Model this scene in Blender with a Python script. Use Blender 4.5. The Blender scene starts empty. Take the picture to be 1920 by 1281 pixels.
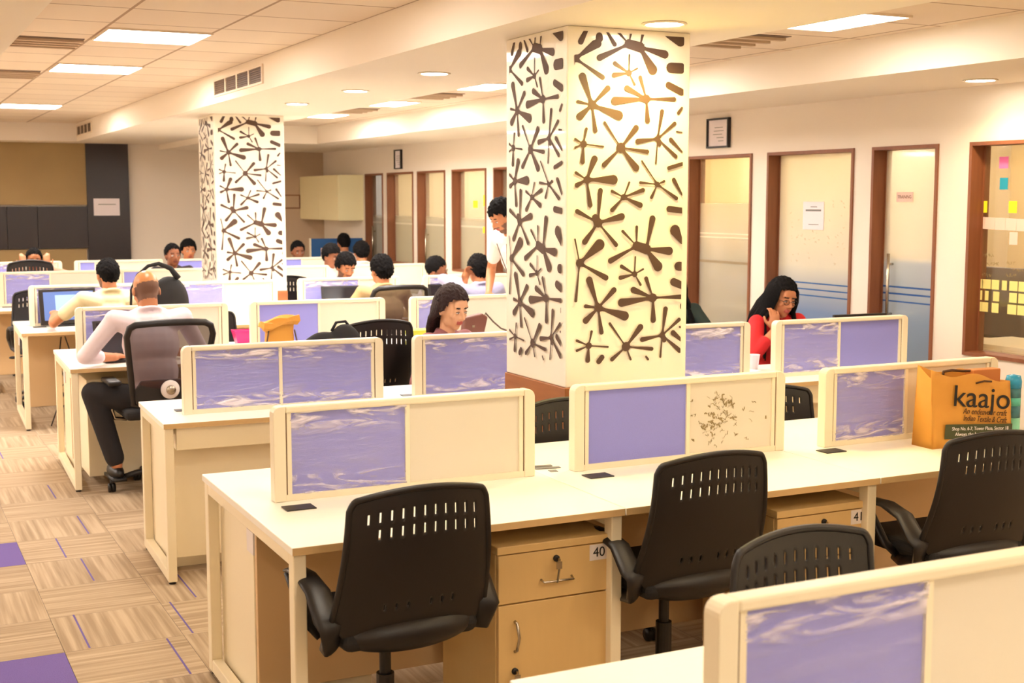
import bpy, bmesh, math, random
from mathutils import Vector, Matrix, Euler, noise
random.seed(7)
PI = math.pi
SC = bpy.context.scene
COL = SC.collection
# ------------------------------------------------------------------ camera
CAMZ = 1.76
PITCH = math.atan(267.5/2455.0)
YAW = math.atan(1210/(2455.0/math.cos(PITCH)))
cd = bpy.data.cameras.new('camera'); cam = bpy.data.objects.new('camera', cd); COL.objects.link(cam)
cd.sensor_width = 36.0; cd.lens = 2455.0/1920*36.0; cd.clip_start = 0.05; cd.clip_end = 100
cam.location = (0, 0, CAMZ); cam.rotation_euler = Euler((PI/2-PITCH, 0, -YAW), 'XYZ')
cd.dof.use_dof = True; cd.dof.focus_distance = 5.2; cd.dof.aperture_fstop = 5.6
SC.camera = cam
# ------------------------------------------------------------------ world, exposure
w = bpy.data.worlds.new('world'); SC.world = w; w.use_nodes = True
w.node_tree.nodes['Background'].inputs[0].default_value = (1.0, 0.87, 0.72, 1)
w.node_tree.nodes['Background'].inputs[1].default_value = 0.3
SC.view_settings.view_transform = 'Standard'; SC.view_settings.look = 'None'
SC.view_settings.exposure = 1.45; SC.view_settings.gamma = 1.0; SC.view_settings.use_curve_mapping = False
# strengths of the lamps, the added left aisle panels included
PANEL_E = 9.0; PANEL_C = (1.0, 0.94, 0.88)
DOWN_W = 22.0; DOWN_C = (1.0, 0.88, 0.70); WARM_C = (1.0, 0.72, 0.34)
ROOM_E = 12.0

# ------------------------------------------------------------------ materials
def lin(c):
    return tuple(((v/255)/12.92 if v/255 <= 0.04045 else ((v/255+0.055)/1.055)**2.4) for v in c)
MATS = {}
def mat(name, rgb=(200,200,200), rough=0.5, metal=0.0, noise_amt=0.0, noise_scale=20.0, bump=0.0, bump_scale=200.0,
        emit=None, estr=0.0, spec=0.5, rgb2=None, stretch=None, trans=0.0, coat=0.0):
    m = bpy.data.materials.new(name); m.use_nodes = True
    nt = m.node_tree; b = nt.nodes['Principled BSDF']
    c = lin(rgb)
    b.inputs['Base Color'].default_value = (*c, 1)
    b.inputs['Roughness'].default_value = rough
    b.inputs['Metallic'].default_value = metal
    b.inputs['Specular IOR Level'].default_value = spec
    if trans: b.inputs['Transmission Weight'].default_value = trans
    if coat: b.inputs['Coat Weight'].default_value = coat
    if noise_amt or rgb2 or bump:
        tc = nt.nodes.new('ShaderNodeTexCoord'); mp = nt.nodes.new('ShaderNodeMapping')
        if stretch: mp.inputs['Scale'].default_value = stretch
        nt.links.new(tc.outputs['Object'], mp.inputs['Vector'])
    if noise_amt or rgb2:
        n = nt.nodes.new('ShaderNodeTexNoise'); n.inputs['Scale'].default_value = noise_scale; n.inputs['Detail'].default_value = 4
        nt.links.new(mp.outputs[0], n.inputs['Vector'])
        mx = nt.nodes.new('ShaderNodeMix'); mx.data_type = 'RGBA'
        c2 = lin(rgb2) if rgb2 else tuple(v*(1-noise_amt) for v in c)
        mx.inputs[6].default_value = (*c, 1); mx.inputs[7].default_value = (*c2, 1)
        nt.links.new(n.outputs[0], mx.inputs[0]); nt.links.new(mx.outputs[2], b.inputs['Base Color'])
    if bump:
        n2 = nt.nodes.new('ShaderNodeTexNoise'); n2.inputs['Scale'].default_value = bump_scale
        nt.links.new(mp.outputs[0], n2.inputs['Vector'])
        bp = nt.nodes.new('ShaderNodeBump'); bp.inputs['Strength'].default_value = bump; bp.inputs['Distance'].default_value = 0.01
        nt.links.new(n2.outputs[0], bp.inputs['Height']); nt.links.new(bp.outputs[0], b.inputs['Normal'])
    if emit:
        b.inputs['Emission Color'].default_value = (*emit, 1); b.inputs['Emission Strength'].default_value = estr
    MATS[name] = m
    return m
mat('wall_paint', (240,228,212), .8, bump=.05, bump_scale=60)
mat('ceiling_paint', (244,232,214), .8)
mat('back_tan', (205,178,148), .8)
mat('desk_top', (252,247,234), .35, noise_amt=.05, noise_scale=8, stretch=(1,12,1))
mat('desk_frame', (246,232,200), .4)
mat('desk_edge_shaded', (214,178,124), .5, noise_amt=.08, noise_scale=20)  # edge tone darker than the top, mostly painted shading
mat('laminate', (226,190,128), .45, noise_amt=.06, noise_scale=6, stretch=(8,8,1))
mat('modesty', (222,186,138), .5)
mat('partition_frame', (240,228,200), .4)
mat('groove', (120,92,60), .6)
mat('violet_fabric', (148,148,228), .85, noise_amt=.10, noise_scale=300, bump=.2, bump_scale=500)
mat('whiteboard', (228,218,200), .22, noise_amt=.03, noise_scale=3)
mat('marker', (160,140,100), .8)
mat('black_plastic', (24,18,17), .42, bump=.05, bump_scale=300)
mat('black_soft', (22,18,18), .75, bump=.2, bump_scale=400)
mat('grey_trim', (128,124,118), .4)
mat('chrome', (190,180,165), .25, metal=1.0)
mat('grommet', (44,38,34), .5)
mat('label_white', (235,225,220), .7)
mat('ink', (28,24,24), .7)
mat('ink_brown', (78,48,20), .7)
mat('walnut', (150,92,58), .5, rgb2=(118,68,42), noise_scale=5, stretch=(6,6,.6))
mat('col_white', (250,240,220), .3, coat=.3)
mat('col_dark', (86,62,48), .6)
mat('col_wood', (176,112,58), .45, rgb2=(150,88,44), noise_scale=4, stretch=(1,1,10))
mat('black_panel', (42,32,31), .35)
mat('olive_board', (172,146,98), .7, rgb2=(156,128,84), noise_scale=2)
mat('cabinet_cream', (252,240,192), .4)
mat('blue_board', (38,92,150), .6)
mat('paper', (240,230,232), .8)
mat('paper_pink', (240,205,190), .8)
mat('note_yellow', (240,232,40), .8); mat('note_cream', (240,225,140), .8)
mat('note_pink', (240,120,180), .8); mat('note_blue', (30,150,180), .8)
mat('kraft', (222,160,66), .7, rgb2=(208,142,54), noise_scale=8)
mat('kraft_inside', (196,120,60), .7)
mat('green_band', (70,74,44), .7)
mat('bottle_blue', (40,150,200), .25); mat('bottle_teal', (90,190,170), .25); mat('bottle_dark', (60,120,130), .25); mat('bottle_mint', (130,205,170), .25)
mat('pink_plastic', (226,40,120), .35)
mat('yellow_green', (206,206,70), .5)
mat('brown_leather', (110,66,54), .5)
mat('strap', (80,58,46), .6)
mat('vent_dark', (110,86,66), .6); mat('vent_frame', (232,214,190), .5)
mat('cable', (46,36,32), .5)
mat('skirt_dark', (70,54,46), .6)
mat('screen_off', (36,34,40), .2)
mat('room_wall', (240,224,190), .8); mat('room_tan', (206,178,126), .8)
mat('room_dark', (78,70,74), .6)
mat('carpet_violet', (118,96,168), .95, noise_amt=.3, noise_scale=260, bump=.4, bump_scale=300)
mat('carpet_line', (104,88,150), .95)
m = mat('lamp_panel', (255,250,240), .5, emit=PANEL_C, estr=PANEL_E)
mat('lamp_panel_far', (255,250,240), .5, emit=PANEL_C, estr=PANEL_E*2.6); mat('lamp_panel_near', (255,250,240), .5, emit=(1, .89, .72), estr=PANEL_E*.85)
m = mat('lamp_disc', (255,250,240), .5, emit=(1, .92, .78), estr=18)
mat('room_lamp_dim', (255,250,240), .5, emit=(1, .84, .58), estr=ROOM_E*.22)
m = mat('room_lamp', (255,250,240), .5, emit=(1, .92, .76), estr=ROOM_E)
m = mat('monitor_screen', (60,80,130), .3, emit=(.16, .24, .5), estr=.3)
mat('skin_light', (222,168,126), .5, noise_amt=.06, noise_scale=30)
mat('skin_mid', (196,128,86), .5, noise_amt=.06, noise_scale=30)
mat('skin_dark', (150,92,62), .5, noise_amt=.06, noise_scale=30)
mat('scalp', (200,134,82), .35); mat('stubble', (118,84,66), .7)
mat('lip', (176,84,70), .5); mat('lip_dark', (120,64,52), .5); mat('eye_white', (230,220,210), .3); mat('iris', (36,22,16), .2); mat('brow', (46,32,28), .8)
mat('hair_black', (15,12,12), .9, spec=.2, bump=.5, bump_scale=120); mat('hair_brown', (44,26,24), .7, spec=.3, bump=.5, bump_scale=120)
mat('shirt_white', (240,228,222), .8, bump=.1, bump_scale=20); mat('shirt_pinkwhite', (244,228,236), .8, bump=.15, bump_scale=18)
mat('shirt_cream', (228,212,168), .85, bump=.15, bump_scale=18)
mat('shirt_khaki', (196,168,120), .85); mat('shirt_blue', (168,168,200), .8)
mat('shirt_red', (206,30,34), .8, bump=.15, bump_scale=18); mat('shirt_green', (40,54,48), .85); mat('shirt_dark', (52,46,50), .85); mat('shirt_tan', (204,150,124), .85)
mat('kurta_dusty', (150,96,98), .85)
mat('trousers', (30,26,28), .85)
mat('shoe', (24,20,20), .4)

# translucent mesh of the executive chair
def mat_mesh():
    m = bpy.data.materials.new('chair_mesh'); m.use_nodes = True; nt = m.node_tree
    b = nt.nodes['Principled BSDF']; b.inputs['Base Color'].default_value = (*lin((74,48,47)), 1); b.inputs['Roughness'].default_value = .7
    t = nt.nodes.new('ShaderNodeBsdfTransparent'); mx = nt.nodes.new('ShaderNodeMixShader')
    mx.inputs[0].default_value = .80
    nt.links.new(t.outputs[0], mx.inputs[1]); nt.links.new(b.outputs[0], mx.inputs[2])
    nt.links.new(mx.outputs[0], nt.nodes['Material Output'].inputs[0]); MATS['chair_mesh'] = m
mat_mesh()
# clear crinkled plastic film left on the violet panels
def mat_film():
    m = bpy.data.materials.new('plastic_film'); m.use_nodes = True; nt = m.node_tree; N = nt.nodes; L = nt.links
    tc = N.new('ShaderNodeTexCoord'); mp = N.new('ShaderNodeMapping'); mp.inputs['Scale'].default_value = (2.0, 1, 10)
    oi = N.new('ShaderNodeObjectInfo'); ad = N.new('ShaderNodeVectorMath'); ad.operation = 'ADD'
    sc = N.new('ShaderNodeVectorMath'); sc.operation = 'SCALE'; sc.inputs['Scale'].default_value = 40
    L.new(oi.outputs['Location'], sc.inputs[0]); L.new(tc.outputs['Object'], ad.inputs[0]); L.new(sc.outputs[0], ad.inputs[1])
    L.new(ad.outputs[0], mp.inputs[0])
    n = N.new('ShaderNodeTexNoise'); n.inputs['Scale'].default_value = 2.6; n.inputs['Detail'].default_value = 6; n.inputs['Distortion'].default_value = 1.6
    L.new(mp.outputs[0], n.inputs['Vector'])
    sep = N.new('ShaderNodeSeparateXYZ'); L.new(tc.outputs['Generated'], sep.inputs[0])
    # puckering and its painted white glint streaks are strongest along the upper and lower hems
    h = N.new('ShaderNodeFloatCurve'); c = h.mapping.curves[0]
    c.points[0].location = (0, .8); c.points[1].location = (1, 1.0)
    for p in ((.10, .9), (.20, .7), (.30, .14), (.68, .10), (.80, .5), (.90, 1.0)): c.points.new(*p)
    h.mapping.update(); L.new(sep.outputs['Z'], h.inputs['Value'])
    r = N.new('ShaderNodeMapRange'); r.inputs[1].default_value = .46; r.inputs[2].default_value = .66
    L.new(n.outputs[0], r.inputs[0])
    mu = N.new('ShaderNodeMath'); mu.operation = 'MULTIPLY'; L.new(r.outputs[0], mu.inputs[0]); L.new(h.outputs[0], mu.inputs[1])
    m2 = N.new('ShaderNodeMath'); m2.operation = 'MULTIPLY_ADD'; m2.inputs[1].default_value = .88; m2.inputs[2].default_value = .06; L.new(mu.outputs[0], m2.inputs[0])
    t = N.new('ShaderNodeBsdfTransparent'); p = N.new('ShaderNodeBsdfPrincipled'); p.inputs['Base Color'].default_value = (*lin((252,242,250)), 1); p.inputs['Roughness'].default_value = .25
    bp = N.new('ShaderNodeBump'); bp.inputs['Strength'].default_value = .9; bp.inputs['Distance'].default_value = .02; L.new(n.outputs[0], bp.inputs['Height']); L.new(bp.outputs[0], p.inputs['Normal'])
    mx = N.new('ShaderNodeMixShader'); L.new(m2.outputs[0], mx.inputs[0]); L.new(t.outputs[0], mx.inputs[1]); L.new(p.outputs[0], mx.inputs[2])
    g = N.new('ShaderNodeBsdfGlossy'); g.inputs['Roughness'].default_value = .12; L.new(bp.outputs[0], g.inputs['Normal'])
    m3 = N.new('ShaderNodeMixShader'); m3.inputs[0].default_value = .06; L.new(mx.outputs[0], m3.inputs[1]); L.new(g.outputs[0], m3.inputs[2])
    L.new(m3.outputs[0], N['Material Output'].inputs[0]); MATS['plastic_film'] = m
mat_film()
# glass with a printed frost film: stops = [(z, opacity, rgb)], stripes = [(z0, z1, rgb)]
def mat_glass(name, stops, stripes=()):
    m = bpy.data.materials.new(name); m.use_nodes = True; nt = m.node_tree; N = nt.nodes; L = nt.links
    geo = N.new('ShaderNodeNewGeometry'); sep = N.new('ShaderNodeSeparateXYZ'); L.new(geo.outputs['Position'], sep.inputs[0])
    mr = N.new('ShaderNodeMapRange'); mr.inputs[1].default_value = 0; mr.inputs[2].default_value = 2.2; L.new(sep.outputs['Z'], mr.inputs[0])
    rc = N.new('ShaderNodeValToRGB'); ra = N.new('ShaderNodeValToRGB')
    for ramp, k in ((rc, 2), (ra, 1)):
        cr = ramp.color_ramp
        for i, s in enumerate(stops):
            e = cr.elements[i] if i < 2 else cr.elements.new(s[0]/2.2)
        for i, s in enumerate(stops):
            e = cr.elements[i]; e.position = s[0]/2.2
            e.color = (*lin(s[2]), 1) if k == 2 else (s[1], s[1], s[1], 1)
        L.new(mr.outputs[0], ramp.inputs[0])
    col = rc.outputs[0]; op = ra.outputs[0]
    for z0, z1, c in stripes:
        a = N.new('ShaderNodeMath'); a.operation = 'COMPARE'; a.inputs[1].default_value = (z0+z1)/2; a.inputs[2].default_value = abs(z1-z0)/2
        L.new(sep.outputs['Z'], a.inputs[0])
        mc = N.new('ShaderNodeMix'); mc.data_type = 'RGBA'; L.new(a.outputs[0], mc.inputs[0]); L.new(col, mc.inputs[6]); mc.inputs[7].default_value = (*lin(c), 1); col = mc.outputs[2]
        mm = N.new('ShaderNodeMath'); mm.operation = 'MAXIMUM'; 
        sc = N.new('ShaderNodeMath'); sc.operation = 'MULTIPLY'; sc.inputs[1].default_value = .8; L.new(a.outputs[0], sc.inputs[0])
        L.new(op, mm.inputs[0]); L.new(sc.outputs[0], mm.inputs[1]); op = mm.outputs[0]
    d = N.new('ShaderNodeBsdfDiffuse'); L.new(col, d.inputs[0]); tl = N.new('ShaderNodeBsdfTranslucent'); L.new(col, tl.inputs[0])
    fr = N.new('ShaderNodeMixShader'); fr.inputs[0].default_value = .5; L.new(d.outputs[0], fr.inputs[1]); L.new(tl.outputs[0], fr.inputs[2])
    t = N.new('ShaderNodeBsdfTransparent'); mx = N.new('ShaderNodeMixShader'); L.new(op, mx.inputs[0]); L.new(t.outputs[0], mx.inputs[1]); L.new(fr.outputs[0], mx.inputs[2])
    g = N.new('ShaderNodeBsdfGlossy'); g.inputs['Roughness'].default_value = .04
    m3 = N.new('ShaderNodeMixShader'); m3.inputs[0].default_value = .05; L.new(mx.outputs[0], m3.inputs[1]); L.new(g.outputs[0], m3.inputs[2])
    L.new(m3.outputs[0], N['Material Output'].inputs[0]); MATS[name] = m
mat_glass('glass_dim', [(0,.75,(180,176,160)),(1.5,.7,(190,184,166)),(1.56,.35,(190,180,160)),(2.1,.3,(190,180,160))], [(1.44,1.46,(220,214,200))])
mat_glass('glass_blue', [(0,.75,(120,150,205)),(.95,.75,(150,175,215)),(1.28,.8,(236,232,220)),(2.1,.55,(250,238,205))], [(1.15,1.16,(70,120,190)),(1.105,1.115,(70,120,190)),(1.06,1.07,(80,125,190))])
mat_glass('glass_blue_door', [(0,.7,(150,165,180)),(.95,.75,(170,190,215)),(1.34,.8,(215,222,228)),(1.38,.55,(250,244,228)),(2.1,.55,(252,246,226))], [(1.175,1.187,(60,110,185)),(1.13,1.142,(60,110,185)),(1.08,1.09,(70,115,185))])
mat_glass('glass_grey', [(0,.6,(196,192,180)),(1.27,.65,(196,194,184)),(1.46,.6,(214,206,186)),(1.72,.5,(220,208,180)),(1.73,.12,(220,206,170))], [(1.45,1.46,(240,232,214)),(1.48,1.49,(240,232,214)),(1.25,1.27,(176,162,140))])
mat_glass('glass_clear', [(0,.12,(190,165,120)),(2.1,.12,(190,165,120))])

def mat_ceiling():
    m = bpy.data.materials.new('ceiling_tiles'); m.use_nodes = True; nt = m.node_tree; N = nt.nodes; L = nt.links
    b = N['Principled BSDF']; b.inputs['Roughness'].default_value = .85
    tc = N.new('ShaderNodeTexCoord'); mp = N.new('ShaderNodeMapping'); mp.inputs['Location'].default_value = (-.66, -.33, 0); L.new(tc.outputs['Object'], mp.inputs[0])
    br = N.new('ShaderNodeTexBrick'); br.offset = 0; br.inputs['Scale'].default_value = 1; br.inputs['Brick Width'].default_value = .607; br.inputs['Row Height'].default_value = .607
    br.inputs['Mortar Size'].default_value = .010; br.inputs['Mortar Smooth'].default_value = .2
    br.inputs['Color1'].default_value = (*lin((238,220,196)), 1); br.inputs['Color2'].default_value = (*lin((232,212,188)), 1); br.inputs['Mortar'].default_value = (*lin((176,146,116)), 1)
    L.new(mp.outputs[0], br.inputs['Vector']); L.new(br.outputs['Color'], b.inputs['Base Color'])
    MATS['ceiling_tiles'] = m
mat_ceiling()
def mat_carpet(name, along):
    m = bpy.data.materials.new(name); m.use_nodes = True; nt = m.node_tree; N = nt.nodes; L = nt.links
    b = N['Principled BSDF']; b.inputs['Roughness'].default_value = .95; b.inputs['Specular IOR Level'].default_value = .1
    tc = N.new('ShaderNodeTexCoord'); mp = N.new('ShaderNodeMapping'); mp.inputs['Scale'].default_value = (40, 1.2, 1) if along == 'y' else (1.2, 40, 1)
    L.new(tc.outputs['Object'], mp.inputs[0])
    n = N.new('ShaderNodeTexNoise'); n.inputs['Scale'].default_value = 1.0; n.inputs['Detail'].default_value = 3; L.new(mp.outputs[0], n.inputs['Vector'])
    cr = N.new('ShaderNodeValToRGB'); e = cr.color_ramp.elements
    e[0].position = .36; e[0].color = (*lin((160,138,112)), 1); e[1].position = .64; e[1].color = (*lin((192,170,142)), 1)
    L.new(n.outputs[0], cr.inputs[0]); L.new(cr.outputs[0], b.inputs['Base Color'])
    n2 = N.new('ShaderNodeTexNoise'); n2.inputs['Scale'].default_value = 350; bp = N.new('ShaderNodeBump'); bp.inputs['Strength'].default_value = .3; bp.inputs['Distance'].default_value = .005
    L.new(tc.outputs['Object'], n2.inputs['Vector']); L.new(n2.outputs[0], bp.inputs['Height']); L.new(bp.outputs[0], b.inputs['Normal']); MATS[name] = m
mat_carpet('carpet_x', 'x'); mat_carpet('carpet_y', 'y')

# ------------------------------------------------------------------ mesh helpers
class MB:
    def __init__(s): s.v = []; s.f = []; s.mi = []
    def add(s, vs, fs, mi=0, M=None):
        o = len(s.v)
        for p in vs:
            p = Vector(p); s.v.append(tuple(M @ p) if M is not None else tuple(p))
        for f in fs: s.f.append(tuple(i+o for i in f)); s.mi.append(mi)
        return s
    def box(s, x0, x1, y0, y1, z0, z1, mi=0, M=None):
        vs = [(x, y, z) for z in (z0, z1) for y in (y0, y1) for x in (x0, x1)]
        fs = [(0,2,3,1),(4,5,7,6),(0,1,5,4),(2,6,7,3),(0,4,6,2),(1,3,7,5)]
        return s.add(vs, fs, mi, M)
    def tube(s, pts, r, n=10, mi=0, caps=True, M=None, flat=1.0, up=None, closed=False):
        pts = [Vector(p) for p in pts]; k = len(pts)
        rs = r if isinstance(r, (list, tuple)) else [r]*k
        vs = []; fs = []; prev = None
        for i, p in enumerate(pts):
            if closed: d = (pts[(i+1) % k]-pts[i-1])
            else: d = (pts[min(i+1, k-1)]-pts[max(i-1, 0)])
            d = d.normalized() if d.length > 1e-9 else Vector((0,0,1))
            if prev is None:
                u = Vector(up) if up else (Vector((0,0,1)) if abs(d.z) < .9 else Vector((1,0,0)))
                u = (u-d*u.dot(d)).normalized()
            else:
                u = (prev-d*prev.dot(d)); u = u.normalized() if u.length > 1e-6 else prev
            prev = u; w_ = d.cross(u)
            for j in range(n):
                a = 2*PI*j/n
                vs.append(p+u*math.cos(a)*rs[i]*flat+w_*math.sin(a)*rs[i])
        for i in range(k if closed else k-1):
            for j in range(n):
                a = i*n+j; b = i*n+(j+1) % n; i2 = (i+1) % k
                fs.append((a, b, i2*n+(j+1) % n, i2*n+j))
        if caps and not closed:
            fs.append(tuple(range(n-1, -1, -1))); fs.append(tuple((k-1)*n+j for j in range(n)))
        return s.add(vs, fs, mi, M)
    def capsule(s, p0, p1, r0, r1, n=12, mi=0, M=None):
        p0 = Vector(p0); p1 = Vector(p1); d = p1-p0; l = d.length; d = d.normalized() if l > 1e-6 else Vector((0,0,1))
        pts = []; rs = []
        for t in (-.98, -.8, -.5, 0): pts.append(p0+d*r0*t); rs.append(r0*math.sqrt(1-t*t))
        for t in (0, .5, .8, .98): pts.append(p1+d*r1*t); rs.append(r1*math.sqrt(1-t*t))
        return s.tube(pts, rs, n, mi, True, M)
    def ell(s, c, r, mi=0, M=None, nu=16, nv=10, R=None):
        c = Vector(c); vs = [c+(R @ Vector((0,0,-r[2])) if R else Vector((0,0,-r[2])))]
        for i in range(1, nv):
            a = -PI/2+PI*i/nv
            for j in range(nu):
                b = 2*PI*j/nu; p = Vector((math.cos(a)*math.cos(b)*r[0], math.cos(a)*math.sin(b)*r[1], math.sin(a)*r[2]))
                vs.append(c+(R @ p if R else p))
        vs.append(c+(R @ Vector((0,0,r[2])) if R else Vector((0,0,r[2]))))
        fs = [(0, 1+(j+1) % nu, 1+j) for j in range(nu)]
        for i in range(nv-2):
            for j in range(nu):
                a = 1+i*nu; fs.append((a+j, a+(j+1) % nu, a+nu+(j+1) % nu, a+nu+j))
        t = len(vs)-1; a = 1+(nv-2)*nu
        fs += [(a+j, a+(j+1) % nu, t) for j in range(nu)]
        return s.add(vs, fs, mi, M)
    def lathe(s, prof, c=(0,0,0), n=24, mi=0, M=None, axis='z'):
        vs = []; fs = []
        for r, z in prof:
            for j in range(n):
                a = 2*PI*j/n; x, y = math.cos(a)*r, math.sin(a)*r
                p = (x, y, z) if axis == 'z' else ((z, x, y) if axis == 'x' else (x, z, -y))
                vs.append((p[0]+c[0], p[1]+c[1], p[2]+c[2]))
        for i in range(len(prof)-1):
            for j in range(n): fs.append((i*n+j, i*n+(j+1) % n, (i+1)*n+(j+1) % n, (i+1)*n+j))
        fs.append(tuple(range(n-1, -1, -1))); fs.append(tuple((len(prof)-1)*n+j for j in range(n)))
        return s.add(vs, fs, mi, M)
    def prism(s, poly, y0, y1, mi=0, M=None):          # poly in (x,z), extruded along y
        n = len(poly); vs = [(x, y0, z) for x, z in poly]+[(x, y1, z) for x, z in poly]
        fs = [tuple(range(n)), tuple(range(2*n-1, n-1, -1))]+[(i, i+n, (i+1) % n+n, (i+1) % n) for i in range(n)]
        return s.add(vs, fs, mi, M)
    def mesh(s, name, mats, smooth=False):
        me = bpy.data.meshes.new(name); me.from_pydata(s.v, [], s.f)
        for m in (mats if isinstance(mats, (list, tuple)) else [mats]): me.materials.append(MATS[m])
        me.polygons.foreach_set('material_index', s.mi)
        if smooth: me.polygons.foreach_set('use_smooth', [True]*len(s.f))
        bm = bmesh.new(); bm.from_mesh(me); bmesh.ops.recalc_face_normals(bm, faces=bm.faces); bm.to_mesh(me); bm.free()
        return me
    def obj(s, name, mats, parent=None, smooth=False, bevel=0, loc=None, rotz=0, segs=2):
        o = bpy.data.objects.new(name, s.mesh(name, mats, smooth)); COL.objects.link(o)
        if parent: o.parent = parent
        if loc: o.location = loc
        o.rotation_euler = (0, 0, rotz)
        if bevel:
            b = o.modifiers.new('bevel', 'BEVEL'); b.width = bevel; b.segments = segs; b.limit_method = 'ANGLE'; b.angle_limit = math.radians(40)
        return o
def tag(o, label, cat, group=None, kind=None):
    o['label'] = label; o['category'] = cat
    if group: o['group'] = group
    if kind: o['kind'] = kind
    return o
def thing(name, label, cat, loc=(0,0,0), rotz=0, group=None):
    o = bpy.data.objects.new(name, None); COL.objects.link(o); o.location = loc; o.rotation_euler = (0, 0, rotz); o.empty_display_size = .1
    return tag(o, label, cat, group)
def struct(o): o['kind'] = 'structure'; return o
def dup(root, loc, rotz, label, group=None, zs=None):
    def cp(o, par):
        c = o.copy(); COL.objects.link(c); c.parent = par
        for ch in list(o.children): cp(ch, c)
        return c
    r = cp(root, None); r.location = loc; r.rotation_euler = (0, 0, rotz); r['label'] = label
    if group: r['group'] = group
    if zs: r.scale = (1, 1, zs)
    return r
DG = None
def evalmesh(o):
    bpy.context.view_layer.update(); dg = bpy.context.evaluated_depsgraph_get()
    return bpy.data.meshes.new_from_object(o.evaluated_get(dg))
def fuse(mb, voxel, smooth=3, name='tmp'):
    me = mb.mesh(name, ['paper']); o = bpy.data.objects.new(name, me); COL.objects.link(o)
    r = o.modifiers.new('r', 'REMESH'); r.mode = 'VOXEL'; r.voxel_size = voxel; r.use_smooth_shade = True
    s = o.modifiers.new('s', 'SMOOTH'); s.factor = .5; s.iterations = smooth
    out = evalmesh(o); bpy.data.objects.remove(o); bpy.data.meshes.remove(me)
    return out
def text_obj(name, body, size, m, parent=None, M=None, depth=.0006, shear=0, xs=1.0):
    cu = bpy.data.curves.new(name, 'FONT'); cu.body = body; cu.size = size; cu.extrude = depth; cu.align_x = 'CENTER'; cu.align_y = 'CENTER'; cu.shear = shear
    t = bpy.data.objects.new(name+'_c', cu); COL.objects.link(t); me = evalmesh(t); bpy.data.objects.remove(t)
    me.materials.clear(); me.materials.append(MATS[m])
    if xs != 1.0: me.transform(Matrix.Diagonal((xs, 1, 1, 1)))
    if M is not None: me.transform(M)
    o = bpy.data.objects.new(name, me); COL.objects.link(o)
    if parent: o.parent = parent
    return o
RX90 = Matrix.Rotation(PI/2, 4, 'X')
def frontM(x, y, z): return Matrix.Translation((x, y, z)) @ RX90            # text facing -Y
def wallM(x, y, z): return Matrix.Translation((x, y, z)) @ Matrix.Rotation(-PI/2, 4, 'Z') @ RX90   # facing -X

# ------------------------------------------------------------------ room shell
XL, XR, YN, YB = -4.5, 6.0, -3.0, 18.5
ZS, ZC, ZB, ZR, ZK = 2.5, 2.73, 2.5, 2.64, 2.43       # left soffit, left ceiling, beam, right ceiling, right soffit
def floor():
    T = .4605; x0 = .61-T*12; y0 = 5.21-T*18; b = MB()
    nx, ny = 28, 52
    lines = {}
    b.box(x0, x0+nx*T, y0, y0+ny*T, -.05, -.004)
    rnd = random.Random(3)
    for i in range(nx):
        for j in range(ny):
            a, c = x0+i*T, y0+j*T
            violet = (i, j) in ((11, 21), (11, 17), (8, 26), (10, 31), (9, 12))
            mi = 3 if violet else (1 if (i+j) % 2 else 2)
            g = .0008
            b.add([(a+g, c+g, 0), (a+T-g, c+g, 0), (a+T-g, c+T-g, 0), (a+g, c+T-g, 0)], [(0,1,2,3)], mi)
    def ln(x, ya, yb):
        b.add([(x-.004, ya, .0006), (x+.004, ya, .0006), (x+.004, yb, .0006), (x-.004, yb, .0006)], [(0,1,2,3)], 4)
    for x, ya, yb in ((.705,5.22,5.68),(1.11,5.22,5.68),(.97,7.06,7.5),(.862,6.16,6.58),(1.23,5.7,6.1),(.35,7.52,7.96),(.80,6.63,7.04),(.52,7.06,7.5),(.92,8.0,8.4),(.3,8.9,9.3),(.75,9.4,9.8),(.5,10.3,10.7),(1.0,4.76,5.2)): ln(x, ya, yb)
    o = b.obj('floor', ['skirt_dark', 'carpet_x', 'carpet_y', 'carpet_violet', 'carpet_line']); struct(o)
floor()
def sbox(name, m, *a, bevel=0):
    return struct(MB().box(*a).obj(name, m, bevel=bevel))
# left ceiling bay, right ceiling bay
sbox('ceiling', 'ceiling_tiles', .60, 2.54, YN, 17.95, ZC, ZC+.08)
sbox('ceiling', 'ceiling_tiles', 3.60, 5.05, YN, 15.65, ZR, ZR+.08)
sbox('ceiling', 'ceiling_paint', XL-.1, .66, YN-.1, YB+.1, ZS, 2.95)
sbox('ceiling', 'ceiling_paint', 2.48, 3.65, YN-.1, YB+.1, ZB, 2.95)
sbox('ceiling', 'ceiling_paint', 4.99, XR+.15, YN-.1, YB+.1, ZK, 2.95)
sbox('ceiling', 'ceiling_paint', .66, 2.48, 17.9, YB+.1, ZS, 2.95)
sbox('ceiling', 'ceiling_paint', 3.65, 4.99, 15.6, YB+.1, ZK, 2.95)
sbox('trim_1', 'wall_paint', .66, 2.48, 17.86, 17.9, ZS, ZC)
sbox('wall_left', 'wall_paint', XL-.1, XL, YN-.1, YB+.1, 0, ZS)
sbox('wall_near', 'wall_paint', XL, XR+.15, YN-.1, YN, 0, 2.75)
# back wall: white, with a tan stretch at the right end
sbox('wall_back', 'wall_paint', XL, 4.6, YB, YB+.1, 0, 2.55)
sbox('wall_back', 'back_tan', 4.6, XR+.15, YB, YB+.1, 0, 2.55)
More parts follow.
